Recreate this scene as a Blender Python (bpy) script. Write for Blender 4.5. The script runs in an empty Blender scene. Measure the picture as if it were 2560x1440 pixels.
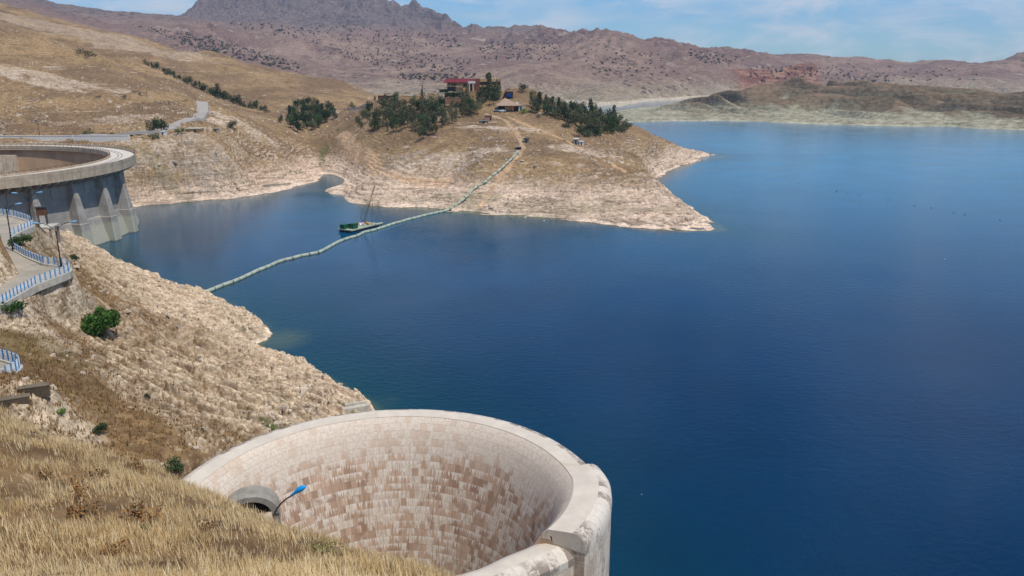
import bpy, bmesh, math, random
import numpy as np
from mathutils import Vector, Matrix
R = math.radians
random.seed(7)
rng = np.random.default_rng(11)
scene = bpy.context.scene
col = scene.collection

# ------------------------------------------------------------------ camera
F = 2000.0; PITCH = 15.1; H = 61.0          # focal length in photo pixels (2560 wide), pitch, height above the water
cam = bpy.data.cameras.new('camera'); cob = bpy.data.objects.new('camera', cam); col.objects.link(cob)
cob.location = (0, 0, H); cob.rotation_euler = (R(90 - PITCH), 0, 0)
cam.sensor_width = 36; cam.lens = 36 * F / 2560; cam.clip_start = .3; cam.clip_end = 60000
scene.camera = cob
# ------------------------------------------------------------------ light
SUN_AZ = 128.0; SUN_EL = 65.0               # clockwise from the viewing direction (+Y)
world = bpy.data.worlds.new('World'); scene.world = world; world.use_nodes = True
sd_ = Vector((math.sin(R(SUN_AZ)) * math.cos(R(SUN_EL)), math.cos(R(SUN_AZ)) * math.cos(R(SUN_EL)), math.sin(R(SUN_EL))))
sl = bpy.data.lights.new('sun', 'SUN'); sl.energy = 3.9; sl.angle = R(.5); sl.color = (1, .955, .88)
so = bpy.data.objects.new('sun', sl); col.objects.link(so); so.rotation_euler = sd_.to_track_quat('Z', 'Y').to_euler(); so.location = (0, 0, 300)
scene.view_settings.view_transform = 'Standard'; scene.view_settings.look = 'None'
scene.view_settings.exposure = -0.1; scene.view_settings.gamma = 1

# ------------------------------------------------------------------ node helpers
class NT:
    def __init__(s, tree): s.t = tree; s.n = tree.nodes; s.l = tree.links
    def add(s, typ, ins=None, **kw):
        n = s.n.new(typ)
        for k, v in kw.items(): setattr(n, k, v)
        for k, v in (ins or {}).items():
            sock = n.inputs[k]
            if isinstance(v, bpy.types.NodeSocket): s.l.new(v, sock)
            else: sock.default_value = v
        return n
    def math(s, op, a, b=0.0, c=0.0, clamp=False):
        n = s.n.new('ShaderNodeMath'); n.operation = op; n.use_clamp = clamp
        for i, v in enumerate((a, b, c)):
            if isinstance(v, bpy.types.NodeSocket): s.l.new(v, n.inputs[i])
            else: n.inputs[i].default_value = v
        return n.outputs[0]
    def noise(s, vec, scale, detail=6, rough=.55, dist=0):
        n = s.add('ShaderNodeTexNoise', {'Vector': vec, 'Scale': scale, 'Detail': detail, 'Roughness': rough, 'Distortion': dist})
        return n.outputs[0]
    def vor(s, vec, scale, feature='F1', out='Distance'):
        n = s.add('ShaderNodeTexVoronoi', {'Vector': vec, 'Scale': scale}, feature=feature)
        return n.outputs[out]
    def mix(s, f, a, b, blend='MIX'):
        n = s.n.new('ShaderNodeMix'); n.data_type = 'RGBA'; n.blend_type = blend
        for i, v in ((0, f), (6, a), (7, b)):
            if isinstance(v, bpy.types.NodeSocket): s.l.new(v, n.inputs[i])
            else: n.inputs[i].default_value = v if i == 0 else (*v, 1)
        return n.outputs[2]
    def step(s, v, a, b):           # smoothstep a..b -> 0..1
        n = s.n.new('ShaderNodeMapRange'); n.interpolation_type = 'SMOOTHSTEP'
        if isinstance(v, bpy.types.NodeSocket): s.l.new(v, n.inputs[0])
        for i, x in ((1, a), (2, b), (3, 0.), (4, 1.)):
            if isinstance(x, bpy.types.NodeSocket): s.l.new(x, n.inputs[i])
            else: n.inputs[i].default_value = x
        return n.outputs[0]
    def scale(s, vec, xyz):
        n = s.add('ShaderNodeVectorMath', {0: vec, 1: xyz}, operation='MULTIPLY'); return n.outputs[0]
def C(r, g, b):                      # sRGB 0-255 -> linear
    f = lambda c: (c / 255 / 12.92) if c <= 10 else ((c / 255 + .055) / 1.055) ** 2.4
    return (f(r), f(g), f(b))
def new_mat(name):
    m = bpy.data.materials.new(name); m.use_nodes = True; m.node_tree.nodes.clear()
    N = NT(m.node_tree); out = N.add('ShaderNodeOutputMaterial'); p = N.add('ShaderNodeBsdfPrincipled'); N.l.new(p.outputs[0], out.inputs[0])
    return m, N, p
def setc(N, p, col_, rough=.9, bump=None, bs=.5, bd=.1, spec=.2):
    if isinstance(col_, bpy.types.NodeSocket): N.l.new(col_, p.inputs['Base Color'])
    else: p.inputs['Base Color'].default_value = (*col_, 1)
    p.inputs['Roughness'].default_value = rough; p.inputs['Specular IOR Level'].default_value = spec
    if bump is not None:
        b = N.add('ShaderNodeBump', {'Height': bump, 'Strength': bs, 'Distance': bd}); N.l.new(b.outputs[0], p.inputs['Normal'])

# sky, with thin high cloud
W = NT(world.node_tree); W.n.clear()
sky = W.add('ShaderNodeTexSky', sky_type='NISHITA', sun_disc=False, sun_elevation=R(SUN_EL), sun_rotation=R(SUN_AZ), altitude=500, air_density=1.0, dust_density=.4, ozone_density=3.0)
tc = W.add('ShaderNodeTexCoord').outputs['Generated']
sep = W.add('ShaderNodeSeparateXYZ', {0: tc})
cv = W.scale(tc, (1, 1, 3.2))
n1 = W.noise(cv, 9.0, 10, .64, .5); n2 = W.noise(cv, 3.4, 3, .5)
cl = W.math('MULTIPLY', W.step(n1, .38, .66), W.step(n2, .38, .58))
cl = W.math('MULTIPLY', cl, .8)
cl = W.math('ADD', cl, W.math('MULTIPLY', W.step(sep.outputs[2], .35, -.02), .0))
tint = W.mix(1.0, sky.outputs[0], (.66, 1.02, 1.34), 'MULTIPLY')
skc = W.mix(cl, tint, (7.6, 8.0, 8.6))
bg = W.add('ShaderNodeBackground', {'Color': skc, 'Strength': .105}); wo = W.add('ShaderNodeOutputWorld'); W.l.new(bg.outputs[0], wo.inputs[0])

# ------------------------------------------------------------------ where a pixel of the photo lands
pr = R(PITCH)
def ray(x, y):
    u = (x - 1280) / F; v = (y - 720) / F
    return np.array([u, math.cos(pr) - v * math.sin(pr), -math.sin(pr) - v * math.cos(pr)])
def atz(x, y, z): d = ray(x, y); t = (z - H) / d[2]; return np.array([d[0] * t, d[1] * t, z])
def atY(x, y, Y): d = ray(x, y); t = Y / d[1]; return np.array([d[0] * t, Y, H + d[2] * t])
def azx(px, Y): return (px - 1280) / F * Y / math.cos(pr) * 1.0      # rough

# ------------------------------------------------------------------ numpy noise
TAB = np.random.default_rng(3).random((256, 256))
def vnoise(x, y):
    xi = np.floor(x).astype(np.int64); yi = np.floor(y).astype(np.int64); fx = x - xi; fy = y - yi
    fx = fx * fx * (3 - 2 * fx); fy = fy * fy * (3 - 2 * fy)
    x0 = xi & 255; x1 = (xi + 1) & 255; y0 = yi & 255; y1 = (yi + 1) & 255
    return ((TAB[x0, y0] * (1 - fx) + TAB[x1, y0] * fx) * (1 - fy) + (TAB[x0, y1] * (1 - fx) + TAB[x1, y1] * fx) * fy) * 2 - 1
def fbm(x, y, o=5, g=.5, seed=0):
    s = 0; a = 1; c, n = math.cos(.6), math.sin(.6)
    x = x + seed * 17.3; y = y + seed * 9.1
    for i in range(o):
        s = s + a * vnoise(x, y); a *= g; x, y = (x * c - y * n) * 2.03 + 11.7, (x * n + y * c) * 2.03 + 5.2
    return s
def ridged(x, y, o=5, g=.5, seed=0):
    s = 0; a = 1; c, n = math.cos(.7), math.sin(.7)
    x = x + seed * 13.3; y = y + seed * 7.7
    for i in range(o):
        s = s + a * (1 - 2 * np.abs(vnoise(x, y))); a *= g; x, y = (x * c - y * n) * 2.07 + 3.7, (x * n + y * c) * 2.07 + 8.2
    return s
def cells(x, y, seed=0):            # jittered cells: (distance to edge-ish, per-cell random)
    xi = np.floor(x).astype(np.int64); yi = np.floor(y).astype(np.int64)
    b1 = np.full(x.shape, 9.); b2 = np.full(x.shape, 9.); idv = np.zeros(x.shape)
    for dx in (-1, 0, 1):
        for dy in (-1, 0, 1):
            cx = (xi + dx + seed * 31) & 255; cy = (yi + dy + seed * 17) & 255
            px = xi + dx + TAB[cx, cy]; py = yi + dy + TAB[cy, cx]
            d = np.hypot(px - x, py - y); r = TAB[(cx + 77) & 255, cy]
            closer = d < b1
            b2 = np.where(closer, b1, np.minimum(b2, d)); idv = np.where(closer, r, idv); b1 = np.where(closer, d, b1)
    return b2 - b1, idv
def sst(x, a, b): t = np.clip((x - a) / (b - a), 0, 1); return t * t * (3 - 2 * t)

# ------------------------------------------------------------------ terrain from survey points
def sdpoly(X, Y, poly):              # signed distance, + inside
    P = np.array(poly); Q = np.roll(P, -1, 0); d2 = np.full(X.shape, 1e18); ins = np.zeros(X.shape, bool)
    for (x0, y0), (x1, y1) in zip(P, Q):
        ex, ey = x1 - x0, y1 - y0; L = ex * ex + ey * ey + 1e-12
        t = np.clip(((X - x0) * ex + (Y - y0) * ey) / L, 0, 1)
        d2 = np.minimum(d2, (X - x0 - t * ex) ** 2 + (Y - y0 - t * ey) ** 2)
        if y0 != y1:
            c = ((y0 > Y) != (y1 > Y)); xx = (x1 - x0) * (Y - y0) / (y1 - y0) + x0
            ins ^= c & (X < xx)
    return np.where(ins, 1, -1) * np.sqrt(d2)
class Piece:
    def __init__(s, pts, shore, c, wshore, slope, detail=None, log=False):
        s.P = []; 
        for p in pts:
            if p[0] == 'w': s.P.append(p[1:4])
            elif p[2] == 'z': s.P.append(atz(p[0], p[1], p[3]))
            elif p[2] == 'Y': s.P.append(atY(p[0], p[1], p[3]))
            elif p[2] == 'R':                     # ridge seen against what is behind: falls away beyond
                q = atY(p[0], p[1], p[3]); s.P.append(q); k = p[4] if len(p) > 4 else 1.12; dz = p[5] if len(p) > 5 else .25
                s.P.append(np.array([q[0] * k, q[1] * k, q[2] - max(q[2] * dz, (k - 1) * q[1] * .12)]))
        s.P = np.array(s.P, float); s.c = c; s.shore = shore; s.w = wshore; s.slope = slope; s.detail = detail; s.post = []
        s.log = log
        A = s.kern(s.tr(s.P[:, :2]), s.tr(s.P[:, :2])); n = len(A); A[np.diag_indices(n)] -= 1e-4
        M = np.zeros((n + 1, n + 1)); M[:n, :n] = A; M[:n, n] = 1; M[n, :n] = 1
        sol = np.linalg.solve(M, np.append(s.P[:, 2], 0)); s.wt = sol[:n]; s.b = sol[n]
    def tr(s, XY):
        if not s.log: return XY
        return np.c_[XY[:, 0] / XY[:, 1] * 2.2, np.log(XY[:, 1])]
    def kern(s, a, b):
        d2 = ((a[:, None, :] - b[None]) ** 2).sum(2); return np.sqrt(d2 + s.c ** 2)
    def base(s, X, Y):
        f = s.tr(np.c_[X.ravel(), Y.ravel()]); o = np.empty(len(f)); a = s.tr(s.P[:, :2])
        for i in range(0, len(f), 50000): o[i:i + 50000] = s.kern(f[i:i + 50000], a) @ s.wt + s.b
        return o.reshape(X.shape)
    def h(s, X, Y, detail=True):
        X = np.asarray(X, float); Y = np.asarray(Y, float)
        z = s.base(X, Y)
        sd = sdpoly(X, Y, s.shore) + s.off
        if s.wob: sd = sd + s.wob[0] * fbm(X / s.wob[1], Y / s.wob[1], 4, .5, 2)
        k = sst(sd, 0, s.w); z = np.maximum(z, .3) * k + np.clip(sd, -999, s.w) * s.slope * (1 - k)
        if s.detail: z = z + s.detail(X, Y, z, sd) * sst(sd, -1, s.w * .25)
        for f in s.post: z = f(X, Y, z)
        return np.maximum(z, -9)
    wob = None; off = 0
    def hit(s, px, py, Y0, Y1, n=700):
        d = ray(px, py); Ys = np.geomspace(Y0, Y1, n); t = Ys / d[1]
        hz = s.h(d[0] * t, Ys); rz = H + d[2] * t; idx = np.nonzero(rz <= hz)[0]
        if len(idx) == 0: return None
        i = idx[0]
        if i == 0: return (d[0] * t[0], Ys[0], hz[0])
        a = rz[i - 1] - hz[i - 1]; b = hz[i] - rz[i]; k = a / (a + b + 1e-9); y = Ys[i - 1] + k * (Ys[i] - Ys[i - 1]); tt = y / d[1]
        return (d[0] * tt, y, float(s.h(np.array([d[0] * tt]), np.array([y]))[0]))
def Z0(pts): return [tuple(atz(x, y, 0)[:2]) for x, y in pts]

def set_props(o, label=None, cat=None, group=None, kind=None):
    if label: o['label'] = label
    if cat: o['category'] = cat
    if group: o['group'] = group
    if kind: o['kind'] = kind
    return o
def grid_mesh(name, piece, t0, t1, nt, Y0, Y1, nY, mat, attrs=None, zcut=-5, kind='structure', YY=None):
    tt = np.linspace(t0, t1, nt); YY = np.geomspace(Y0, Y1, nY) if YY is None else YY; nY = len(YY); Ym, Tm = np.meshgrid(YY, tt, indexing='ij'); Xm = Tm * Ym
    Z = piece.h(Xm, Ym)
    idx = np.arange(nt * nY).reshape(nY, nt)
    q = np.stack([idx[:-1, :-1], idx[:-1, 1:], idx[1:, 1:], idx[1:, :-1]], -1).reshape(-1, 4)
    keep = (Z.ravel()[q].max(1) > zcut); q = q[keep]
    used = np.zeros(nt * nY, bool); used[q.ravel()] = True; remap = np.cumsum(used) - 1
    V = np.c_[Xm.ravel(), Ym.ravel(), Z.ravel()][used]; q = remap[q]
    me = raw_mesh(name, V, q)
    me.materials.append(mat)
    if attrs:
        A = attrs(V[:, 0], V[:, 1], V[:, 2]); A = np.c_[A, np.ones(len(V))].astype(np.float32)
        at = me.color_attributes.new('mask', 'FLOAT_COLOR', 'POINT'); at.data.foreach_set('color', A.ravel())
    o = bpy.data.objects.new(name, me); col.objects.link(o)
    if kind: o['kind'] = kind
    return o
def raw_mesh(name, V, Fc, smooth=True):
    me = bpy.data.meshes.new(name); V = np.asarray(V, np.float32); Fc = np.asarray(Fc, np.int32); k = Fc.shape[1]
    me.vertices.add(len(V)); me.vertices.foreach_set('co', V.ravel())
    me.loops.add(Fc.size); me.loops.foreach_set('vertex_index', Fc.ravel())
    me.polygons.add(len(Fc)); me.polygons.foreach_set('loop_start', np.arange(0, Fc.size, k, dtype=np.int32))
    me.polygons.foreach_set('use_smooth', np.full(len(Fc), smooth, bool))
    me.update(calc_edges=True); me.validate(); return me

# ================================================================== terrain materials
def terrain_mat(name, grass, grass2, rock, rock2, pale, pale2, zs, zamp, sc, ledge=.5, speck=.5, bumpd=.4, wet=True, px=1.0, lz=1.0, lines=.0, tongue=0, dirt=C(190, 165, 140), green=C(92, 100, 55), slope_rock=.75, pale_line=True):
    m, N, p = new_mat(name)
    g = N.add('ShaderNodeNewGeometry'); pos = g.outputs['Position']; nz = N.add('ShaderNodeSeparateXYZ', {0: g.outputs['Normal']}).outputs[2]
    s = N.add('ShaderNodeSeparateXYZ', {0: pos}); z = s.outputs[2]
    big = N.noise(pos, .9 / sc, 5, .6, .5); mid = N.noise(pos, 6 / sc, 6, .6); fine = N.noise(pos, 45 / sc, 6, .7)
    str_ = N.noise(N.scale(pos, (.25, .25, 3.2)), 7 / sc, 5, .65, .6)
    c = N.mix(N.step(big, .38, .62), grass, grass2)
    c = N.mix(N.math('MULTIPLY', N.step(mid, .45, .7), .55), c, tuple(a * .72 for a in grass))
    # bare rock ledges and stones
    rk = N.mix(N.step(fine, .3, .7), rock, rock2)
    led = N.math('MULTIPLY', N.step(str_, .585, .66), ledge); 
    led = N.math('MULTIPLY', led, N.step(N.noise(pos, 2.6 / sc, 4), .38, .58))
    slp = N.math('MULTIPLY', N.step(nz, slope_rock, slope_rock - .18), N.step(N.math('ADD', N.math('MULTIPLY', mid, .5), N.math('MULTIPLY', fine, .5)), .42, .56))
    at = N.add('ShaderNodeAttribute', attribute_name='mask'); am = N.add('ShaderNodeSeparateColor', {0: at.outputs['Color']})
    spk = N.math('MULTIPLY', N.step(N.vor(pos, 30 / sc), .2, .1), speck)
    spk = N.math('MULTIPLY', spk, N.step(N.noise(pos, 4 / sc, 3), .46, .58))
    rm = N.math('MAXIMUM', led, N.math('MAXIMUM', N.math('MULTIPLY', slp, .85), N.math('MAXIMUM', spk, N.math('MULTIPLY', am.outputs[2], N.step(N.math('ADD', N.math('MULTIPLY', mid, .6), N.math('MULTIPLY', fine, .4)), .36, .55)))))
    c = N.mix(rm, c, rk)
    # bleached drawdown band above the water
    pl = N.mix(N.step(fine, .3, .68), pale, pale2)
    pl = N.mix(N.math('MULTIPLY', N.step(str_, .42, .3), .55), pl, tuple(a * .55 for a in pale))
    if tongue: tg = N.noise(N.scale(pos, (1, .22, .3)), .018, 4, .6, .6); pm_off = N.math('MULTIPLY', N.math('SUBTRACT', tg, .5), -tongue)
    pm = N.step(N.math('ADD', N.math('ADD', z, pm_off) if tongue else z, N.math('MULTIPLY', N.math('SUBTRACT', N.math('ADD', N.math('MULTIPLY', big, .5), N.math('MULTIPLY', mid, .5)), .5), -zamp * 4)), zs + zamp, zs - zamp)
    c = N.mix(pm, c, pl)
    # tufts in the band
    tuft = N.math('MULTIPLY', N.step(N.noise(pos, 22 / sc, 4, .6), .56, .64), N.math('MULTIPLY', pm, N.math('MULTIPLY', N.step(z, .8, 2.5), N.step(N.noise(pos, 1.6 / sc, 3), .42, .6))))
    c = N.mix(N.math('MULTIPLY', tuft, .75), c, tuple(a * .75 for a in green))
    if pale_line: c = N.mix(N.math('MULTIPLY', N.step(z, 1.6, .5), .7), c, tuple(min(1, a * 1.12) for a in pale2))
    if wet: c = N.mix(N.step(z, .25, -.05), c, tuple(a * .35 for a in C(120, 105, 70)))
    c = N.mix(N.math('MULTIPLY', am.outputs[1], N.step(fine, .35, .6)), c, green)
    c = N.mix(N.math('MULTIPLY', am.outputs[0], .9), c, dirt)
    lin = N.noise(N.scale(pos, (.07 / lz, .07 / lz, 1.5 / lz)), 1.0, 4, .6, .4); lk = N.math('MULTIPLY', lines, N.math('MAXIMUM', pm, N.math('MULTIPLY', rm, .6)))
    c = N.mix(N.math('MULTIPLY', lk, N.step(lin, .54, .60)), c, N.mix(1.0, c, (.50, .47, .45), 'MULTIPLY')); c = N.mix(N.math('MULTIPLY', lk, N.step(lin, .47, .42)), c, N.mix(1.0, c, (1.16, 1.14, 1.12), 'MULTIPLY'))  # undercut shade painted as dark lines by height, pale ledges between
    gr = N.noise(N.scale(pos, (.7, .7, 1.6)), 1.1 / px, 4, .75); c = N.mix(N.step(gr, .38, .60), N.mix(1.0, c, (.70, .68, .66), 'MULTIPLY'), N.mix(1.0, c, (1.14, 1.13, 1.11), 'MULTIPLY'))
    hgt = N.math('ADD', N.math('MULTIPLY', fine, .5), N.math('ADD', mid, N.math('MULTIPLY', str_, .8)))
    setc(N, p, c, .95, hgt, .8, bumpd, .1)
    return m
def blobs(lst):
    """lst: (x, y, radius, channel, strength) in metres -> function giving the three masks"""
    def f(X, Y, Z):
        A = np.zeros((len(X), 3)); w = fbm(X / 9., Y / 9., 4, .55, 5)
        for (x, y, rx, ry, rot, ch, st) in lst:
            dx, dy = X - x, Y - y; c, s_ = math.cos(rot), math.sin(rot)
            d = np.hypot((dx * c + dy * s_) / rx, (-dx * s_ + dy * c) / ry) + w * .28
            A[:, ch] = np.maximum(A[:, ch], st * sst(d, 1.1, .75))
        return A
    return f
def strips(pts_list, X, Y):          # distance to polylines
    d2 = np.full(X.shape, 1e18)
    for pts in pts_list:
        for (x0, y0), (x1, y1) in zip(pts[:-1], pts[1:]):
            ex, ey = x1 - x0, y1 - y0; L = ex * ex + ey * ey + 1e-9
            t = np.clip(((X - x0) * ex + (Y - y0) * ey) / L, 0, 1); d2 = np.minimum(d2, (X - x0 - t * ex) ** 2 + (Y - y0 - t * ey) ** 2)
    return np.sqrt(d2)
def flatten(poly, zfun, w, drop=0.):
    def f(X, Y, z):
        sd = sdpoly(X, Y, poly); k = sst(sd, -w, 0); return z * (1 - k) + (zfun(X, Y) - drop) * k
    return f

DAMC = np.array([-231., 300.]); RO = 82.5; RI = 73.0; ZC = 28.0
SPC = np.array([-12.17, 67.9])

# ================================================================== near bank (the slope the photo was taken from)
bank_pts = [
 ('w', 0, -8, 62), ('w', -25, 0, 62), ('w', 0, 3, 58.0), ('w', 25, 3, 52), ('w', -12, 6, 56), ('w', 12, 12, 46), ('w', 14, 26, 32), ('w', 3, 22, 42.5),
 (0, 1440, 'Y', 15), (500, 1440, 'Y', 14), (900, 1445, 'Y', 13.5), (1060, 1462, 'Y', 13.5), (0, 1200, 'Y', 22), (300, 1300, 'Y', 19), (600, 1380, 'Y', 17), (-400, 1200, 'Y', 20), (-400, 950, 'Y', 36),
 (0, 1030, 'Y', 33), (130, 1106, 'Y', 32), (270, 1158, 'Y', 31), (450, 1212, 'Y', 30), (560, 1262, 'Y', 28), (700, 1320, 'Y', 25.5), (850, 1370, 'Y', 22.5), (1000, 1424, 'Y', 19), ('w', 0, 14, 48.8), ('w', 1, 10, 52), ('w', 3, 6, 55), ('w', 2, 18, 45),

 ('w', -24, 44, 33), ('w', -14, 40, 31), ('w', -5, 36, 30.5), ('w', 4, 34, 28), ('w', -33, 52, 30), ('w', -13, 43, 28), ('w', -22, 48, 29), ('w', -32, 60, 25), ('w', 8, 38, 22),
 ('w', 8, 46, 8), ('w', -3, 47, 20), ('w', -12, 80, 6), ('w', -8, 100, 3), ('w', -35, 66, 20.5),
 (0, 985, 'z', 30), (100, 1000, 'z', 29), (60, 960, 'z', 30), (250, 1070, 'z', 25), (400, 1115, 'z', 23), (480, 1135, 'z', 21.8), (560, 1105, 'z', 20.5), (150, 920, 'z', 26.2), (300, 1000, 'z', 22),
 (370, 930, 'z', 19.5), (450, 1000, 'z', 18.5), (550, 1060, 'z', 18), (650, 1070, 'z', 16), (700, 1050, 'z', 13), (800, 1005, 'z', 7), (880, 1010, 'z', 4), (850, 1030, 'z', 7),
 (450, 900, 'z', 15), (600, 950, 'z', 9.5), (700, 960, 'z', 6.5), (420, 810, 'z', 12), (450, 775, 'z', 8), (360, 740, 'z', 8), (300, 715, 'z', 9), (235, 668, 'z', 10), (500, 830, 'z', 8), (580, 800, 'z', 4.5), (620, 840, 'z', 3.2), (550, 760, 'z', 2.5),
 (250, 745, 'z', 17), (255, 845, 'z', 20), (185, 705, 'z', 26), (340, 850, 'z', 16.5), (100, 765, 'z', 27), (100, 850, 'z', 26.5), (0, 850, 'z', 28), (0, 800, 'z', 28.5), (60, 900, 'z', 26.5),
 (150, 685, 'z', 30), (50, 730, 'z', 30), (0, 760, 'z', 30), (80, 660, 'z', 30.6), (30, 640, 'z', 31), (0, 600, 'z', 32.3), (40, 565, 'z', 32.5), (75, 562, 'z', 32.4), (0, 545, 'z', 33),
 (0, 615, 'Y', 136), (15, 650, 'Y', 124), (35, 690, 'Y', 117), (0, 700, 'Y', 113), (-60, 630, 'Y', 128), (-150, 680, 'Y', 112), (-300, 650, 'Y', 130), (-200, 900, 'Y', 80), (-200, 560, 'Y', 150), (-200, 1000, 'Y', 66), ('w', -38, 50, 36), ('w', -50, 55, 36), ('w', -60, 40, 46), ('w', -30, 50, 34.5),
 (100, 600, 'z', 29.5), (125, 612, 'z', 27), (100, 640, 'z', 29), (140, 650, 'z', 23), (175, 650, 'z', 17), (200, 652, 'z', 10), (120, 585, 'z', 28),
 ('w', -140, 190, 22), ('w', -150, 210, 15), ('w', -170, 200, 26), ('w', -200, 215, 28), ('w', -260, 200, 40)]
bank_shore = Z0([(207, 640), (250, 655), (300, 680), (360, 708), (420, 728), (480, 738), (520, 742), (570, 762), (620, 788), (655, 812), (675, 838), (668, 850), (635, 866), (600, 872), (640, 890), (700, 905), (760, 925), (830, 955), (880, 985), (935, 1016)]) + \
   [(-22, 128), (-14, 116), (-6, 100), (-2, 84), (2, 66), (6, 50), (16, 40), (40, 20), (90, -60), (-400, -60), (-400, 230), (-260, 240), (-200, 236), (-165, 248), (-152, 262)]
MOUNDS = [(*atz(95, 1010, 29)[:2], 3.2, 1.6), (*atz(30, 1005, 29.5)[:2], 2.6, .9), (*atY(12, 665, 124)[:2], 6.5, 1.2), (*atY(-20, 640, 130)[:2], 8, 2.2)]
def bank_detail(X, Y, z, sd):
    k = sst(Y, 45, 80); low = sst(z, 26, 17) * k
    wx = fbm(X / 14, Y / 14, 3, .5, 1); th = R(22) - R(14) * sst(Y, 145, 170); u = X * np.cos(th) - Y * np.sin(th); v = Y * np.cos(th) + X * np.sin(th) + wx * 1.3
    wide = 2.7 + .5 * fbm(X / 30, Y / 30, 2, .5, 13); s = v / 2.7 + .18 * fbm(X / 4, Y / 4, 3, .5, 15); ly = np.floor(s); fr = s - ly
    saw = np.minimum(fr / .16, 1) * (1 - np.clip((fr - .16) / .84, 0, 1)); brk = TAB[ly.astype(int) & 255, (np.floor(u / 4.2 + ly * .37)).astype(int) & 255]
    e, r1 = cells(u / 2.4, s * 1.0, 1); e2, r2 = cells(u / 1.1, s * 2.1, 2); e3, r3 = cells(u / .8, v / .6, 4)
    st = saw * (.55 + .9 * brk)
    blk = (r1 - .5) * .55 - sst(e, .10, 0) * .55 + (r2 - .5) * .22 - sst(e2, .10, 0) * .18 + (r3 - .5) * .05
    rough = sst(fbm(X / 12, Y / 12, 3, .5, 8) + low * 1.0, .1, .8)
    d = k * (fbm(X / 10, Y / 10, 4, .5, 3) * .45 + .10 * fbm(X / 1.2, Y / 1.2, 4, .6, 4)) + low * 1.45 * st + (low * .5 + .5 * low * rough) * blk * 1.1
    d += k * (1 - low) * sst(fbm(X / 8, Y / 8, 3, .5, 9), .25, .7) * blk * .45
    for (gx, gy, gr_, ga) in MOUNDS: m_ = np.exp(-((X - gx) ** 2 + (Y - gy) ** 2) / gr_ ** 2); d += m_ * (ga + blk * 1.3)
    d += sst(Y, 60, 20) * .10 * fbm(X / 2.5, Y / 2.5, 3, .5, 6)
    return d
bank = Piece(bank_pts, bank_shore, 3.5, 7, .55, bank_detail)
bank.wob = (.9, 5.)
plaz = lambda a, b, c: (lambda X, Y: a + b * X + c * Y)
def planefit(P):
    P = np.array(P); A = np.c_[np.ones(len(P)), P[:, :2]]; s = np.linalg.lstsq(A, P[:, 2], rcond=None)[0]; return plaz(*s)
# the hairpin road on the bank
roadA = [atz(*p) for p in [(-90, 800, 30), (0, 760, 30), (44, 736, 30.1), (89, 710, 30.3), (133, 694, 30.5), (174, 675, 30.6), (150, 664, 30.9), (111, 661, 31), (67, 643, 31.2), (39, 627, 31.5), (30, 600, 31.9), (35, 586, 32.2), (67, 572, 32.4), (82, 565, 32.5), (65, 552, 32.7), (33, 543, 32.9), (0, 538, 33.1), (-60, 530, 33.4), (-60, 570, 32.9), (0, 585, 32.3), (5, 604, 32), (33, 660, 30.9), (48, 688, 30.6), (0, 722, 30.2), (-90, 765, 30)]]
roadApoly = [(p[0], p[1]) for p in roadA]
roadAz = planefit(roadA)
bank.post.append(flatten(roadApoly, roadAz, 2.2, .12))
terr = [atz(*p) for p in [(-60, 985, 28), (0, 962, 28), (32, 945, 28), (55, 928, 28), (58, 917, 28), (30, 906, 28), (0, 898, 28), (-60, 885, 28)]]
terrp = [(p[0], p[1]) for p in terr]
bank.post.append(flatten(terrp, lambda X, Y: 28 + 0 * X, 1.6, .1))
bank.post.append(lambda X, Y, z: np.where(np.hypot(X - DAMC[0], Y - DAMC[1]) < 79, np.minimum(z, -6), z))
def spill_cut(X, Y, z):
    r = np.hypot(X - SPC[0], Y - SPC[1]); k = sst(r, 23.6, 21.4); return z * (1 - k) + np.minimum(z, -8) * k
bank.post.append(spill_cut)
def B(px, py, rx, ry, ch, st, rot=0, pc=None, y0=60, y1=300):
    h_ = (pc or bank).hit(px, py, y0, y1)
    if h_ is None: return (0, -999, 1, 1, 0, 0, 0)
    return (h_[0], h_[1], rx, ry, rot, ch, st)
bank_blobs = blobs([
 B(480, 960, 30, 15, 2, 1, -.8), B(600, 800, 24, 14, 2, 1, -.7), B(420, 780, 20, 12, 2, .8, -.6), B(300, 700, 20, 9, 2, .7, -.8), B(700, 990, 26, 14, 2, 1, -.9), B(620, 1050, 14, 10, 2, 1), B(450, 1050, 9, 4, 2, .9, -.7),
 B(300, 940, 16, 4, 2, .7, -.9), B(400, 1030, 11, 3, 2, .8, -.9), B(100, 1000, 5, 4, 2, 1), B(170, 760, 2.2, 9, 2, 1.0, .2), B(60, 800, 5, 4, 2, .9), B(30, 780, 6, 3, 2, .7), B(180, 640, 10, 8, 2, .8), B(160, 860, 3, 6, 2, .5, .3),
 B(20, 660, 7, 12, 2, 1), B(120, 880, 9, 5, 1, .35), B(120, 640, 6, 6, 1, .15), B(860, 1015, 3, 2, 1, .95), B(680, 1066, 2, 1.5, 1, .8), B(540, 865, 3, 1.2, 2, 1)])
M_bank = terrain_mat('bank ground', C(116, 92, 66), C(138, 112, 80), C(166, 146, 120), C(210, 192, 166), C(174, 152, 126), C(220, 200, 174), 12, 6, 26, .6, .6, .16, px=1.5, lz=.6, lines=.35, slope_rock=.72)
grid_mesh('bank_terrain', bank, -.92, .42, 950, 2.2, 300, 0, M_bank, bank_blobs, YY=np.r_[np.geomspace(2.2, 60, 330)[:-1], np.geomspace(60, 215, 1150)[:-1], np.geomspace(215, 300, 160)])

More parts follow.
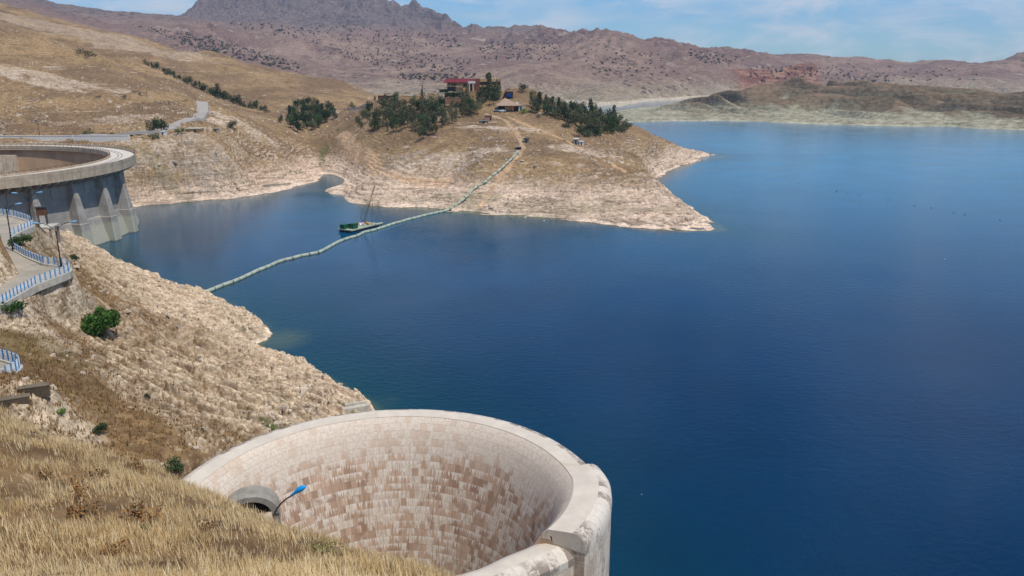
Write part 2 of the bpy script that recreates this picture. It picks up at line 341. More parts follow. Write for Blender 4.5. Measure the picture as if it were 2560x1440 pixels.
# ================================================================== hillside and headland across the bay
mid_pts = [
 (0, 352, 'Y', 395), (160, 350, 'Y', 395), (320, 354, 'Y', 392), (0, 335, 'Y', 420), (160, 335, 'Y', 420), (320, 338, 'Y', 415), (-200, 340, 'Y', 420), (380, 340, 'Y', 402), (440, 337, 'Y', 404), (520, 340, 'Y', 412),
 (420, 400, 'Y', 382), (370, 440, 'Y', 360), (450, 450, 'Y', 366), (520, 400, 'Y', 392), (480, 370, 'Y', 392), (460, 480, 'Y', 358), (400, 480, 'Y', 355), (600, 380, 'z', 18), (600, 440, 'z', 7), (700, 400, 'z', 11), (740, 432, 'z', 4.5), (680, 350, 'Y', 500), (640, 310, 'Y', 520), (560, 320, 'Y', 460), (580, 345, 'Y', 450), (760, 370, 'Y', 535),
 ('w', -190, 385, 26), ('w', -160, 372, 17), ('w', -230, 388, 27),
 (400, 320, 'Y', 425), (440, 305, 'Y', 440), (490, 290, 'Y', 462), (500, 255, 'Y', 520), 
 (0, 300, 'Y', 445), (100, 250, 'Y', 480), (0, 200, 'Y', 520), (0, 130, 'Y', 580), (100, 160, 'Y', 570), (200, 300, 'Y', 455), (200, 200, 'Y', 540), (300, 250, 'Y', 510), (350, 215, 'Y', 560), (350, 290, 'Y', 470), (420, 260, 'Y', 530), (-300, 100, 'Y', 560), (-300, 250, 'Y', 460), (-300, -150, 'R', 640),
 (0, 62, 'R', 640, 1.1, .1), (-150, 10, 'R', 640, 1.1, .1), (100, 88, 'R', 640, 1.09, .12), (197, 122, 'R', 640, 1.08, .12), (275, 155, 'R', 630, 1.06, .1), (350, 197, 'Y', 610),
 (290, 142, 'R', 720, 1.08, .15), (366, 166, 'R', 715, 1.09, .22), (430, 190, 'R', 712, 1.09, .22), (500, 217, 'R', 708, 1.09, .25), (560, 240, 'R', 704, 1.09, .25), (620, 262, 'R', 695, 1.09, .25), (678, 282, 'R', 680, 1.08, .25),
 (420, 210, 'Y', 660), (520, 250, 'Y', 640), (600, 275, 'Y', 610), (680, 300, 'Y', 600),
 (0, 30, 'R', 1350), (-300, -40, 'R', 1400), (150, 58, 'R', 1300), (250, 82, 'R', 1260), (350, 104, 'R', 1220), (500, 134, 'R', 1170), (640, 162, 'R', 1120), (780, 190, 'R', 1070), (880, 212, 'R', 1020), (935, 234, 'R', 980, 1.1, .5),
 (100, 80, 'Y', 1000), (300, 125, 'Y', 960), (420, 150, 'Y', 950), (550, 190, 'Y', 900), (700, 225, 'Y', 860), (800, 235, 'Y', 860), (870, 250, 'Y', 800), (650, 215, 'Y', 900), 
 (720, 320, 'Y', 580), (780, 300, 'Y', 620), (820, 320, 'Y', 590), (720, 270, 'Y', 690), (800, 262, 'Y', 730), (850, 292, 'Y', 660), (900, 268, 'Y', 640), (820, 350, 'Y', 560), (800, 380, 'z', 10), (815, 410, 'z', 4.5), (860, 400, 'z', 9), (880, 360, 'Y', 506), (850, 350, 'Y', 535), (790, 425, 'z', 1.8),
 (940, 250, 'Y', 600), (1000, 246, 'Y', 575), (1050, 243, 'Y', 558), (1110, 243, 'Y', 548), (1180, 242, 'Y', 545), (1240, 240, 'Y', 547), (1300, 232, 'Y', 552), (1340, 234, 'Y', 555), ('w', 0, 600, 40), ('w', -80, 640, 32), ('w', -130, 760, 22), ('w', 40, 600, 34), ('w', 30, 660, 16),
 (1250, 276, 'Y', 512), (1290, 276, 'Y', 512), (1180, 285, 'Y', 500), (1120, 290, 'Y', 495), (1060, 300, 'Y', 495), (1000, 320, 'Y', 485), (940, 310, 'Y', 520), (900, 330, 'Y', 515), (1060, 345, 'Y', 462), (960, 350, 'Y', 478), (1220, 305, 'Y', 480), (1300, 300, 'Y', 486),
 (1315, 352, 'Y', 443), (1295, 375, 'Y', 425), (1200, 350, 'Y', 440), (1100, 380, 'Y', 430), (1200, 400, 'Y', 408), (1440, 360, 'Y', 452), (1400, 320, 'Y', 480), (1350, 400, 'Y', 410), (1300, 450, 'z', 9.5), (1150, 440, 'z', 10), (1050, 430, 'z', 11), (980, 400, 'z', 14.5), (940, 440, 'z', 9), (950, 475, 'z', 4.5), (1100, 490, 'z', 4), (1300, 505, 'z', 4), (1500, 420, 'Y', 408), (1600, 480, 'z', 6), (1500, 500, 'z', 5.5), (1400, 450, 'z', 10), (1650, 540, 'z', 3), (1720, 560, 'z', 1.2), (1580, 430, 'z', 12), (1600, 540, 'z', 2.2),
 (1560, 370, 'Y', 480), (1500, 350, 'Y', 475), (1620, 400, 'z', 8), (1700, 400, 'z', 3.5), (1650, 370, 'Y', 535), (1750, 388, 'z', 1.8), (1600, 345, 'Y', 530), (880, 460, 'z', 2.2), (850, 478, 'z', .8),
 (1380, 268, 'Y', 545), (1440, 282, 'R', 548), (1500, 300, 'R', 548), (1560, 318, 'R', 550), (1620, 336, 'R', 560, 1.1, .4), (1690, 358, 'R', 590, 1.08, .5), (1750, 375, 'R', 610, 1.06, .5), (1450, 310, 'Y', 510), (1530, 335, 'Y', 505)]
mid_shore = Z0([(300, 520), (359, 512), (420, 508), (470, 503), (560, 497), (620, 490), (680, 480), (740, 466), (786, 452), (796, 440), (800, 433), (840, 437), (872, 447), (862, 462), (820, 477), (835, 484), (868, 489), (880, 505), (940, 517), (1040, 523), (1100, 527), (1200, 534), (1300, 541), (1400, 548), (1500, 558), (1600, 568), (1700, 577), (1770, 579), (1812, 576), (1788, 560), (1740, 535), (1705, 512), (1665, 485), (1640, 462), (1640, 445), (1665, 428), (1700, 414), (1762, 403), (1830, 392)]) + \
   [(152, 640), (120, 690), (60, 730), (-20, 760), (-70, 830), (-110, 980), (-130, 1200), (-300, 2000), (-2500, 2400), (-2500, 380), (-300, 380), (-225, 372), (-190, 360), (-175, 340)]
road_hill = [[tuple(atz(*p)[:2]) for p in [(0, 340, 29.5), (160, 340, 29.5), (320, 338, 29.5)]] + [tuple(atY(*p)[:2]) for p in [(370, 331, 415), (430, 318, 428), (480, 300, 448), (508, 282, 478), (503, 255, 520)]]]
def mid_detail(X, Y, z, sd):
    hi = sst(z, 20, 60)
    d = fbm(X / 60, Y / 60, 5, .5, 2) * (1.6 + 3.2 * hi) + .35 * fbm(X / 5, Y / 5, 4, .55, 4)
    wx = fbm(X / 45, Y / 45, 3, .5, 1) * 3
    s = (z + wx + .02 * X) / 1.7; fr = s - np.floor(s); st = (np.floor(s) + sst(fr, .6, .95) - s) * 1.7
    low = sst(z, 24, 10)
    e, r1 = cells(X / 5.5, Y / 2.6, 1); e2, r2 = cells(X / 2.2, Y / 1.3, 3)
    msk = sst(fbm(X / 35, Y / 35, 3, .5, 7), -.3, .4)
    d += (low * .9 + (1 - low) * .30 * msk) * st + (low * 1.05 + .2 * msk) * ((r1 - .5) * .8 - sst(e, .14, 0) * .35 + (r2 - .5) * .45) * sst(z, .8, 3)
    k2 = sst(X, -95, -140) * sst(Y, 560, 480) * sst(z, 1, 6); g = np.abs(vnoise(X / 16 + fbm(X / 30, Y / 30, 2) * .8, Y / 60)); d += k2 * (-sst(g, .2, 0) * .7 + (r1 - .5) * 1.5 - sst(e, .14, 0) * .6 + (r2 - .5) * .8 + .7 * st)
    e5, r5 = cells(X / 14, Y / 9, 6); d += sst(Y, 620, 480) * msk * sst(z, 22, 34) * .5 * (r5 - .5) * sst(e5, 0, .2)
    return d
mid = Piece(mid_pts, mid_shore, 9, 14, .25, mid_detail); mid.wob = (1.1, 9.); mid.off = 2.2
def damcut(X, Y, z):
    r = np.hypot(X - DAMC[0], Y - DAMC[1]); return np.where((r < 76) & (Y < 385), -9, np.where((r < 82) & (Y < 385), np.minimum(z, 24), z))
mid.post.append(damcut)
flat_house = [(-60, 528), (-60, 575), (30, 575), (32, 545), (10, 538), (-10, 528)]
mid.post.append(flatten([(-44, 545), (-44, 566), (-7, 566), (-7, 545)], lambda X, Y: 48.3 + 0 * X, 7))
MH = lambda px, py, y0=310, y1=1500: mid.hit(px, py, y0, y1)
def mid_masks(X, Y, Z):
    A = blobs([B(*b[:6], b[6] if len(b) > 6 else 0, mid, 310, 1500) for b in [
      (450, 385, 26, 11, 2, .8), (530, 370, 26, 10, 2, .7), (590, 410, 26, 9, 2, .55), (100, 185, 60, 12, 2, .75), (60, 200, 45, 6, 2, .8), (600, 310, 26, 8, 2, .8), (540, 305, 5, 12, 2, 1), (330, 300, 20, 8, 2, .6),
      (350, 120, 90, 60, 2, .55), (200, 80, 130, 60, 2, .5), (250, 310, 30, 6, 2, .4), (1250, 320, 30, 6, 2, .9), (1080, 300, 20, 6, 2, .4), (1100, 420, 40, 10, 2, .9), (950, 420, 22, 14, 2, .6), (1450, 375, 22, 8, 2, .9),
      (808, 385, 3.5, 22, 1, .9, .1), (1180, 505, 16, 10, 1, .55), (1050, 500, 30, 6, 1, .35), (1450, 520, 50, 8, 1, .35), (1580, 530, 30, 6, 1, .35), (450, 485, 26, 3, 1, .4), (1350, 505, 40, 6, 1, .25)]])(X, Y, Z)
    P = lambda L: [(MH(x, y)[0], MH(x, y)[1]) for x, y in L]
    tr_ = [P([(1218, 285), (1262, 300), (1288, 325), (1302, 352), (1308, 372), (1290, 395), (1262, 430), (1230, 470), (1196, 520)]), P([(1262, 292), (1330, 318), (1400, 345), (1440, 365), (1500, 395), (1560, 430)]), P([(850, 335), (870, 350), (880, 380), (930, 395), (950, 430), (1020, 450), (1120, 455)])]
    w = fbm(X / 6, Y / 6, 3); d = strips(tr_[:2], X, Y); A[:, 0] = np.maximum(A[:, 0], .75 * sst(d + w * .5, 1.9, .7))
    d = strips(tr_[2:], X, Y); A[:, 0] = np.maximum(A[:, 0], .8 * sst(d + w * .8, 5, 2))
    sc = strips([P([(1210, 470), (1150, 522)]), P([(1262, 400), (1205, 480)])], X, Y); 
    return A
M_mid = terrain_mat('hill ground', C(124, 102, 78), C(156, 130, 96), C(172, 152, 130), C(206, 188, 168), C(178, 154, 132), C(216, 194, 172), 8.5, 3.4, 55, .75, .6, .9, px=1.6, lz=1.3, lines=.8, dirt=C(196, 164, 132), slope_rock=.78)
grid_mesh('hill_terrain', mid, -.86, .36, 1250, 300, 1500, 1150, M_mid, mid_masks)

# ================================================================== far shore, right
shoreR = Z0([(1556, 306), (1590, 305), (1700, 303), (1790, 302), (1873, 303), (1930, 306), (1997, 308), (2080, 312), (2162, 314), (2260, 315), (2370, 316), (2470, 322), (2560, 325), (2700, 330), (3000, 340)]) + [(3000, 1400), (1400, 1950), (900, 1900), (640, 1750), (500, 1650), (390, 1620), (300, 1520), (200, 1400), (150, 1250)]
far1_pts = [(1570, 291, 'z', 3.5), (1612, 274, 'R', 1330, 1.12, .5), (1666, 264, 'R', 1380, 1.1, .5), (1748, 252, 'R', 1300, 1.1, .4), (1800, 238, 'R', 1330, 1.1, .35), (1850, 222, 'R', 1370, 1.1, .35), (1975, 202, 'R', 1370, 1.12, .4), (2030, 214, 'R', 1340, 1.1, .4), (2080, 212, 'R', 1320, 1.1, .4), (2143, 200, 'R', 1310, 1.12, .4), (2220, 210, 'R', 1290, 1.12, .4), (2300, 222, 'R', 1260, 1.12, .4), (2450, 229, 'R', 1220, 1.12, .4), (2560, 242, 'R', 1180, 1.12, .5), (2800, 270, 'R', 1130, 1.1, .5),
 (1700, 288, 'Y', 1123), (1800, 288, 'Y', 1127), (1800, 255, 'Y', 1242), (1900, 288, 'Y', 1121), (1900, 255, 'Y', 1236), (2000, 288, 'Y', 1085), (2000, 255, 'Y', 1200), (2100, 288, 'Y', 1040), (2100, 255, 'Y', 1155), (2250, 288, 'Y', 1012), (2250, 255, 'Y', 1127), (2400, 288, 'Y', 995), (2400, 255, 'Y', 1110), (2550, 288, 'Y', 940), (2550, 255, 'Y', 1055)]
def far1_detail(X, Y, z, sd):
    u = X / 78 + fbm(X / 200, Y / 200, 2, .5, 4) * .9 + (Y - 1100) / 300; u = u + .35 * vnoise(X / 90 + 3, Y / 200); r = 4 * np.abs(u - np.floor(u) - .5) - 1; u2 = u * 2.7 + (Y - 1000) / 160 + .3 * vnoise(X / 40, Y / 60); r2 = 4 * np.abs(u2 - np.floor(u2) - .5) - 1; hv = .6 + .5 * vnoise(X / 130, Y / 900 + 4)
    return (r * 24 * hv + r2 * 7.0 - 9) * sst(sd, -10, 70) * sst(z, -2, 26) + fbm(X / 30, Y / 30, 5, .55, 4) * 1.3
far1 = Piece(far1_pts, shoreR, 40, 40, .16, far1_detail); far1.wob = (6, 40.)
M_f1 = terrain_mat('far shore ground', C(116, 100, 80), C(134, 114, 92), C(126, 118, 96), C(142, 132, 108), C(140, 136, 114), C(176, 170, 146), 13, 9, 240, .8, .0, 4.0, wet=False, px=7.0, lz=5, lines=.35, tongue=60, green=C(110, 110, 80), slope_rock=.8)
grid_mesh('far_shore_terrain', far1, .08, .95, 950, 780, 1800, 420, M_f1)

# ================================================================== far hills and the mountain
shoreF = Z0([(-900, 262), (300, 262), (800, 262), (1100, 258), (1300, 256), (1400, 254), (1432, 258), (1480, 266), (1530, 262), (1545, 268), (1600, 256), (1700, 248), (1850, 240), (2100, 236), (2300, 236), (2450, 238), (2560, 240), (2760, 238), (3200, 240)]) + [(9000, 9000), (-9000, 9000), (-3000, 1600)]
far2_pts = [(1190, 85, 'R', 4200), (1250, 88, 'R', 4100), (1330, 95, 'R', 3900), (1400, 100, 'R', 3700), (1460, 105, 'R', 3500), (1505, 95, 'R', 3200), (1560, 102, 'R', 3200), (1620, 122, 'R', 3100), (1655, 115, 'R', 2900), (1720, 124, 'R', 2900), (1800, 137, 'R', 3000), (1870, 138, 'R', 3300), (1950, 147, 'R', 3300), (2050, 151, 'R', 3400), (2110, 155, 'R', 3400), (2180, 160, 'R', 3400), (2260, 167, 'R', 3400), (2300, 163, 'R', 3200), (2380, 163, 'R', 3200), (2430, 166, 'R', 3100), (2490, 150, 'R', 3000), (2560, 134, 'R', 3000), (2750, 110, 'R', 3000),
 (2020, 156, 'R', 2250, 1.1, .2), (1950, 170, 'R', 2250, 1.1, .2), (2090, 172, 'R', 2250, 1.1, .2), (1880, 192, 'Y', 2050), (2130, 195, 'Y', 2100), (2000, 200, 'Y', 1950), (2200, 190, 'R', 2500), (2020, 180, 'Y', 2120),
 (1300, 205, 'Y', 1850), (1300, 170, 'Y', 2300), (1300, 140, 'Y', 2900), (1400, 215, 'Y', 1800), (1400, 170, 'Y', 2300), (1400, 135, 'Y', 2900), (1500, 235, 'Y', 1700), (1500, 200, 'Y', 1950), (1500, 150, 'Y', 2500), (1600, 222, 'Y', 1780), (1650, 240, 'Y', 1650), (1620, 165, 'Y', 2400), (1540, 165, 'Y', 2350), (1700, 200, 'Y', 2000), (1700, 163, 'Y', 2400), (1800, 175, 'Y', 2400), (1800, 205, 'Y', 2000), (2250, 200, 'Y', 2300), (2400, 205, 'Y', 2400), (2500, 215, 'Y', 2300), (2560, 190, 'Y', 2600), (2700, 190, 'Y', 2600), (2400, 228, 'Y', 2150),
 (1190, 195, 'Y', 2100), (1100, 195, 'Y', 2150), (1000, 200, 'Y', 2150), (950, 190, 'Y', 2250), (1190, 150, 'Y', 2900), (1190, 115, 'Y', 3500), (1080, 150, 'Y', 2900), (1000, 160, 'Y', 2700), (900, 160, 'Y', 2700), (1060, 225, 'Y', 1800), (1300, 235, 'Y', 1700), (950, 235, 'Y', 1750),
 (200, 100, 'Y', 2100), (500, 150, 'Y', 2000), (700, 190, 'Y', 1950), (850, 210, 'Y', 1950), (300, 70, 'Y', 2700), (500, 95, 'Y', 2700), (640, 110, 'Y', 3000), (700, 150, 'Y', 2450), (800, 165, 'Y', 2500), (-200, -30, 'R', 3200), (0, -6, 'R', 3200), (90, 12, 'R', 3200), (170, 30, 'R', 3200), (300, 38, 'R', 3200), (400, 42, 'R', 3200), (500, 50, 'R', 3300), (620, 62, 'Y', 3400), (750, 85, 'Y', 3400), (900, 105, 'Y', 3400), (1050, 110, 'Y', 3500),
 (520, 18, 'Y', 4600), (545, 0, 'R', 4800), (590, -45, 'R', 5000), (700, -75, 'R', 5000), (800, -50, 'R', 5000), (850, -18, 'R', 4900), (868, -2, 'R', 4700), (900, 2, 'R', 4650), (950, 18, 'R', 4600), (1000, 33, 'R', 4500), (1060, 40, 'R', 4400), (1110, 60, 'R', 4300), (1150, 76, 'R', 4300), (700, 30, 'Y', 4300), (850, 50, 'Y', 4100), (600, 30, 'Y', 4400), (960, 70, 'Y', 4000), (1060, 85, 'Y', 3950)]
def far2_detail(X, Y, z, sd):
    a = sst(z, 0, 160); b = sst(z, 180, 420)
    w = fbm(X / 700, Y / 700, 3, .5, 6) * .7
    d = ridged(X / 330 + w, Y / 560, 6, .52, 2) * (3 + 19 * a + 28 * b) + ridged(X / 130 + w * 2, Y / 300, 4, .5, 8) * (3 + 10 * a + 12 * b) + fbm(X / 60, Y / 60, 4, .6, 3) * (1.2 + 3 * a + 7 * b)
    return (d - (9 * a + 19 * b)) * (1 - .75 * sst(-X / Y, .36, .44) * sst(Y, 4000, 3400))
far2 = Piece(far2_pts, shoreF, .06, 90, .08, far2_detail, log=True); far2.wob = (14, 120.)
def far_mat():
    m, N, p = new_mat('far hill ground')
    g = N.add('ShaderNodeNewGeometry'); pos = g.outputs['Position']; nz = N.add('ShaderNodeSeparateXYZ', {0: g.outputs['Normal']}).outputs[2]
    s = N.add('ShaderNodeSeparateXYZ', {0: pos}); z = s.outputs[2]
    big = N.noise(pos, .0022, 5, .6, .8); mid_ = N.noise(pos, .012, 6, .6, .5); fine = N.noise(pos, .07, 5, .65)
    c = N.mix(N.step(big, .4, .6), C(134, 110, 98), C(158, 134, 116))
    c = N.mix(N.math('MULTIPLY', N.step(mid_, .42, .62), .6), c, C(114, 92, 84))
    low = N.math('MULTIPLY', N.step(N.math('ADD', z, N.math('MULTIPLY', mid_, 90)), 105, 50), .8)
    c = N.mix(low, c, N.mix(N.step(fine, .35, .65), C(146, 136, 114), C(178, 164, 138)))
    pale = N.math('MULTIPLY', N.step(mid_, .56, .64), N.step(big, .55, .4)); c = N.mix(N.math('MULTIPLY', pale, .7), c, C(182, 168, 146))
    hi = N.step(N.math('ADD', z, N.math('MULTIPLY', big, 260)), 330, 430); c = N.mix(hi, c, N.mix(N.step(fine, .35, .65), C(96, 86, 84), C(136, 122, 114)))
    # low scrub too fine to stand alone
    sp = N.math('MULTIPLY', N.step(N.vor(N.scale(pos, (1, .8, 1)), .045), .36, .24), N.step(N.noise(N.scale(pos, (1, .35, 1)), .0045, 4, .6, .6), .5, .6))
    c = N.mix(N.math('MULTIPLY', sp, .7), c, C(70, 66, 58))
    d = N.add('ShaderNodeVectorMath', {0: pos, 1: (765, 2230, 0)}, operation='SUBTRACT').outputs[0]
    dl = N.add('ShaderNodeVectorMath', {0: N.scale(d, (1, .8, 0))}, operation='LENGTH').outputs['Value']
    red = N.step(N.math('ADD', dl, N.math('MULTIPLY', mid_, 160)), 270, 200); c = N.mix(red, c, N.mix(N.step(N.noise(N.scale(pos, (.3, .3, 2)), .05, 4, .6), .4, .6), C(124, 84, 70), C(164, 126, 104)))
    c = N.mix(N.step(z, 7, 3), c, C(200, 186, 162))
    gr = N.noise(pos, .16, 4, .75); c = N.mix(N.step(gr, .4, .62), N.mix(1.0, c, (.7, .68, .68), 'MULTIPLY'), N.mix(1.0, c, (1.14, 1.13, 1.1), 'MULTIPLY'))
    setc(N, p, c, .95, N.math('ADD', N.math('MULTIPLY', fine, .5), mid_), .9, 16, .1)
    return m
grid_mesh('far_hills', far2, -.86, .92, 1150, 1400, 6200, 520, far_mat())

# ================================================================== water
def water_mat():
    m, N, p = new_mat('lake water')
    g = N.add('ShaderNodeNewGeometry'); pos = g.outputs['Position']
    at = N.add('ShaderNodeAttribute', attribute_name='mask'); am = N.add('ShaderNodeSeparateColor', {0: at.outputs['Color']})
    n = N.noise(pos, .02, 4, .6)
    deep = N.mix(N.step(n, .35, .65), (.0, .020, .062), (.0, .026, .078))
    deep = N.mix(am.outputs[2], deep, (.0, .165, .30))  # lighter blue with distance: sky reflection painted into the base colour
    sh = N.step(N.math('ADD', am.outputs[0], N.math('MULTIPLY', N.math('SUBTRACT', N.noise(pos, .3, 4), .5), .25)), .3, 1.0)
    c = N.mix(N.math('MULTIPLY', am.outputs[1], .75), deep, (.004, .05, .05)); c = N.mix(N.math('MULTIPLY', sh, .8), c, (.07, .10, .065))
    setc(N, p, c, .05, spec=.3); p.inputs['IOR'].default_value = 1.33; p.inputs['Specular Tint'].default_value = (.25, .84, 1, 1)
    wind = N.noise(N.scale(pos, (.35, 1.6, 1)), .012, 5, .65, .8); N.l.new(N.math('MULTIPLY_ADD', N.step(wind, .42, .62), .06, .03), p.inputs['Roughness'])
    w1 = N.noise(N.scale(pos, (1, 1.5, 1)), .45, 4, .6, .3); w2 = N.noise(N.scale(pos, (1.2, 1, 1)), 1.9, 3, .6); w3 = N.noise(pos, .035, 3, .5)
    hh = N.math('ADD', N.math('MULTIPLY', w1, 1.0), N.math('MULTIPLY', w2, .35))
    calm = N.math('MULTIPLY_ADD', N.step(w3, .3, .7), .5, .5)
    b = N.add('ShaderNodeBump', {'Height': hh, 'Strength': N.math('MULTIPLY', calm, .55), 'Distance': .16}); N.l.new(b.outputs[0], p.inputs['Normal'])
    return m
def water():
    tt = np.linspace(-1.6, 1.6, 760); YY = np.r_[-40, 5, np.geomspace(20, 15000, 560)]
    Ym, Tm = np.meshgrid(YY, tt, indexing='ij'); Xm = Tm * np.maximum(Ym, 0) + Tm * 60
    nt, nY = len(tt), len(YY); idx = np.arange(nt * nY).reshape(nY, nt)
    q = np.stack([idx[:-1, :-1], idx[:-1, 1:], idx[1:, 1:], idx[1:, :-1]], -1).reshape(-1, 4)
    X, Y = Xm.ravel(), Ym.ravel(); cx_, cy_ = X[q].mean(1), Y[q].mean(1); q = q[~((np.hypot(cx_ - DAMC[0], cy_ - DAMC[1]) < 77) | ((cx_ < -232) & (cy_ > 222) & (cy_ < 378)))]; me = raw_mesh('lake_water', np.c_[X, Y, 0 * X], q)
    A = np.zeros((len(X), 4)); A[:, 3] = 1
    s1 = -sdpoly(X, Y, bank_shore); s2 = -sdpoly(X, Y, mid_shore); s3 = -sdpoly(X, Y, shoreR)
    near = np.exp(-np.clip(s1, 0, 99) / 2.2) * (s1 > -6)
    for (px, py, r, k) in ((700, 850, 9, .85), (960, 1005, 6, .5), (655, 815, 5, .6)):
        c = atz(px, py, 0); near = np.maximum(near, k * np.exp(-((X - c[0]) ** 2 + ((Y - c[1]) * .8) ** 2) / r ** 2))
    A[:, 0] = np.maximum(near, np.exp(-np.clip(s2, 0, 99) / 3.0))
    c = atz(900, 460, 0)
    tq = np.exp(-np.clip(np.minimum(s1, s2), 0, 400) / 22.)
    A[:, 1] = np.clip(tq, 0, 1); A[:, 2] = sst(Y, 130, 700)  # third mask: distance ramp for the painted sky reflection
    at = me.color_attributes.new('mask', 'FLOAT_COLOR', 'POINT'); at.data.foreach_set('color', A.astype(np.float32).ravel())
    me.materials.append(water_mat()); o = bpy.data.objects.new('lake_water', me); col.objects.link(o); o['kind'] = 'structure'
water()
# ================================================================== mesh building
class MB:
    def __init__(s): s.v = []; s.f = []
    def quad(s, *p): n = len(s.v); s.v += [tuple(q) for q in p]; s.f.append(tuple(range(n, n + len(p))))
    def box(s, c, d, rz=0, taper=1.0, M=None):
        cx, cy, cz = c; a, b, h = d[0] / 2, d[1] / 2, d[2] / 2; co, si = math.cos(rz), math.sin(rz); n = len(s.v)
        for z, k in ((-h, 1), (h, taper)):
            for x, y in ((-a, -b), (a, -b), (a, b), (-a, b)):
                x *= k; y *= k; q = Vector((x * co - y * si + cx, x * si + y * co + cy, z + cz)); s.v.append(tuple(M @ q) if M else tuple(q))
        s.f += [tuple(n + i for i in q) for q in ((3, 2, 1, 0), (4, 5, 6, 7), (0, 1, 5, 4), (1, 2, 6, 5), (2, 3, 7, 6), (3, 0, 4, 7))]
    def tube(s, pts, rad, n=8, cap=True):
        pts = [Vector(p) for p in pts]; 
        if not hasattr(rad, '__len__'): rad = [rad] * len(pts)
        base = len(s.v); up = None
        for i, p in enumerate(pts):
            t = (pts[min(i + 1, len(pts) - 1)] - pts[max(i - 1, 0)]); t = t.normalized() if t.length > 1e-9 else Vector((0, 0, 1))
            if up is None: up = Vector((0, 0, 1)) if abs(t.z) < .9 else Vector((1, 0, 0))
            a = t.cross(up).normalized(); b = a.cross(t).normalized(); up = b
            for k in range(n): w = 2 * math.pi * k / n; s.v.append(tuple(p + (a * math.cos(w) + b * math.sin(w)) * rad[i]))
        for i in range(len(pts) - 1):
            for k in range(n): a0 = base + i * n + k; a1 = base + i * n + (k + 1) % n; s.f.append((a0, a1, a1 + n, a0 + n))
        if cap: s.f.append(tuple(base + k for k in range(n))[::-1]); s.f.append(tuple(base + (len(pts) - 1) * n + k for k in range(n)))
    def bar(s, a, b, r, n=4): s.tube([a, b], r, n)
    def build(s, name, mat, parent=None, smooth=False, **kw):
        me = bpy.data.meshes.new(name); me.from_pydata(s.v, [], s.f); me.materials.append(mat); 
        if smooth: me.polygons.foreach_set('use_smooth', [True] * len(me.polygons))
        me.update(); o = bpy.data.objects.new(name, me); col.objects.link(o)
        if parent: o.parent = parent; o.matrix_parent_inverse = Matrix.Identity(4)
        set_props(o, **kw); return o
def empty(name, loc=(0, 0, 0), rz=0, label=None, cat=None, group=None):
    o = bpy.data.objects.new(name, None); col.objects.link(o); o.location = loc; o.rotation_euler = (0, 0, rz); o.empty_display_size = .5
    return set_props(o, label, cat, group)
def revolve(name, prof, a0, a1, n, mat, parent, cx=0, cy=0, uvR=20, close=True, smooth=True, radf=None):
    """prof: list of (r, z); swept through angles a0..a1 in degrees; UV = metres round at uvR, metres along the profile"""
    an = np.radians(np.linspace(a0, a1, n)); k = len(prof); V = []; 
    for a in an:
        for r, z in prof:
            rr = radf(r, z, a) if radf else r; V.append((cx + rr * math.cos(a), cy + rr * math.sin(a), z))
    Fc = []; L = [0]
    for i in range(1, k): L.append(L[-1] + math.hypot(prof[i][0] - prof[i - 1][0], prof[i][1] - prof[i - 1][1]))
    uv = []
    m = k if close else k - 1
    L2 = L + [L[-1] + 5]
    for j in range(n - 1):
        for i in range(m):
            i2 = (i + 1) % k; Fc.append((j * k + i, (j + 1) * k + i, (j + 1) * k + i2, j * k + i2))
            u0, u1 = an[j] * uvR, an[j + 1] * uvR; v0, v1 = L2[i], L2[i + 1]; uv += [(u0, v0), (u1, v0), (u1, v1), (u0, v1)]
    if close and abs(a1 - a0) < 359.9:
        Fc.append(tuple(range(k))); Fc.append(tuple((n - 1) * k + i for i in range(k))[::-1])
        uv += [(prof[i][0], -10 + prof[i][1]) for i in range(k)] + [(prof[i][0], -10 + prof[i][1]) for i in range(k)][::-1]
    me = bpy.data.meshes.new(name); me.from_pydata(V, [], Fc); me.materials.append(mat)
    ul = me.uv_layers.new(name='UVMap'); ul.data.foreach_set('uv', np.array(uv, np.float32).ravel())
    bm = bmesh.new(); bm.from_mesh(me); bmesh.ops.recalc_face_normals(bm, faces=bm.faces)
    if smooth:
        for f in bm.faces: f.smooth = len(f.verts) == 4
        for e in bm.edges:
            if len(e.link_faces) == 2 and e.calc_face_angle(0) > .6: e.smooth = False
    bm.to_mesh(me); bm.free()
    o = bpy.data.objects.new(name, me); col.objects.link(o)
    if parent: o.parent = parent
    return o
def simple(name, c, rough=.8, var=.12, sc=3., bump=.02, spec=.3, dark=None, metal=0):
    m, N, p = new_mat(name); tc_ = N.add('ShaderNodeTexCoord').outputs['Object']; n = N.noise(tc_, sc, 5, .6)
    cc = N.mix(N.step(n, .3, .7), tuple(x * (1 - var * 1.5) for x in c), tuple(min(1, x * (1 + var)) for x in c))
    if dark: cc = N.mix(N.step(N.noise(tc_, sc * .4, 4), .55, .68), cc, dark)
    setc(N, p, cc, rough, n, .5, bump, spec); p.inputs['Metallic'].default_value = metal; return m
M_conc = simple('pale concrete', C(186, 178, 162), .9, .12, 1.2)
M_gconc = simple('grey concrete', C(150, 144, 132), .9, .15, .8, dark=C(118, 112, 102))
M_blue = simple('blue paint', C(70, 142, 192), .5, .12, 4); M_lampblue = simple('pale blue lamp paint', C(120, 168, 204), .5, .06, 4)
M_white = simple('white paint', C(222, 224, 222), .6, .08, 4)
M_dark = simple('dark painted steel', C(44, 40, 42), .5, .1, 4)
M_tan = simple('tan render', C(196, 158, 112), .85, .1, .6)
M_brick = simple('brown brick', C(118, 76, 60), .9, .12, .9)
M_red = simple('red metal roof', C(112, 36, 42), .55, .1, .5)
M_glass = simple('dark window', C(34, 24, 24), .25, .2, .6, spec=.5)
M_wood = simple('pale timber', C(176, 146, 108), .8, .15, 2)
M_rust = simple('rusty brown steel', C(104, 72, 52), .8, .2, 1)
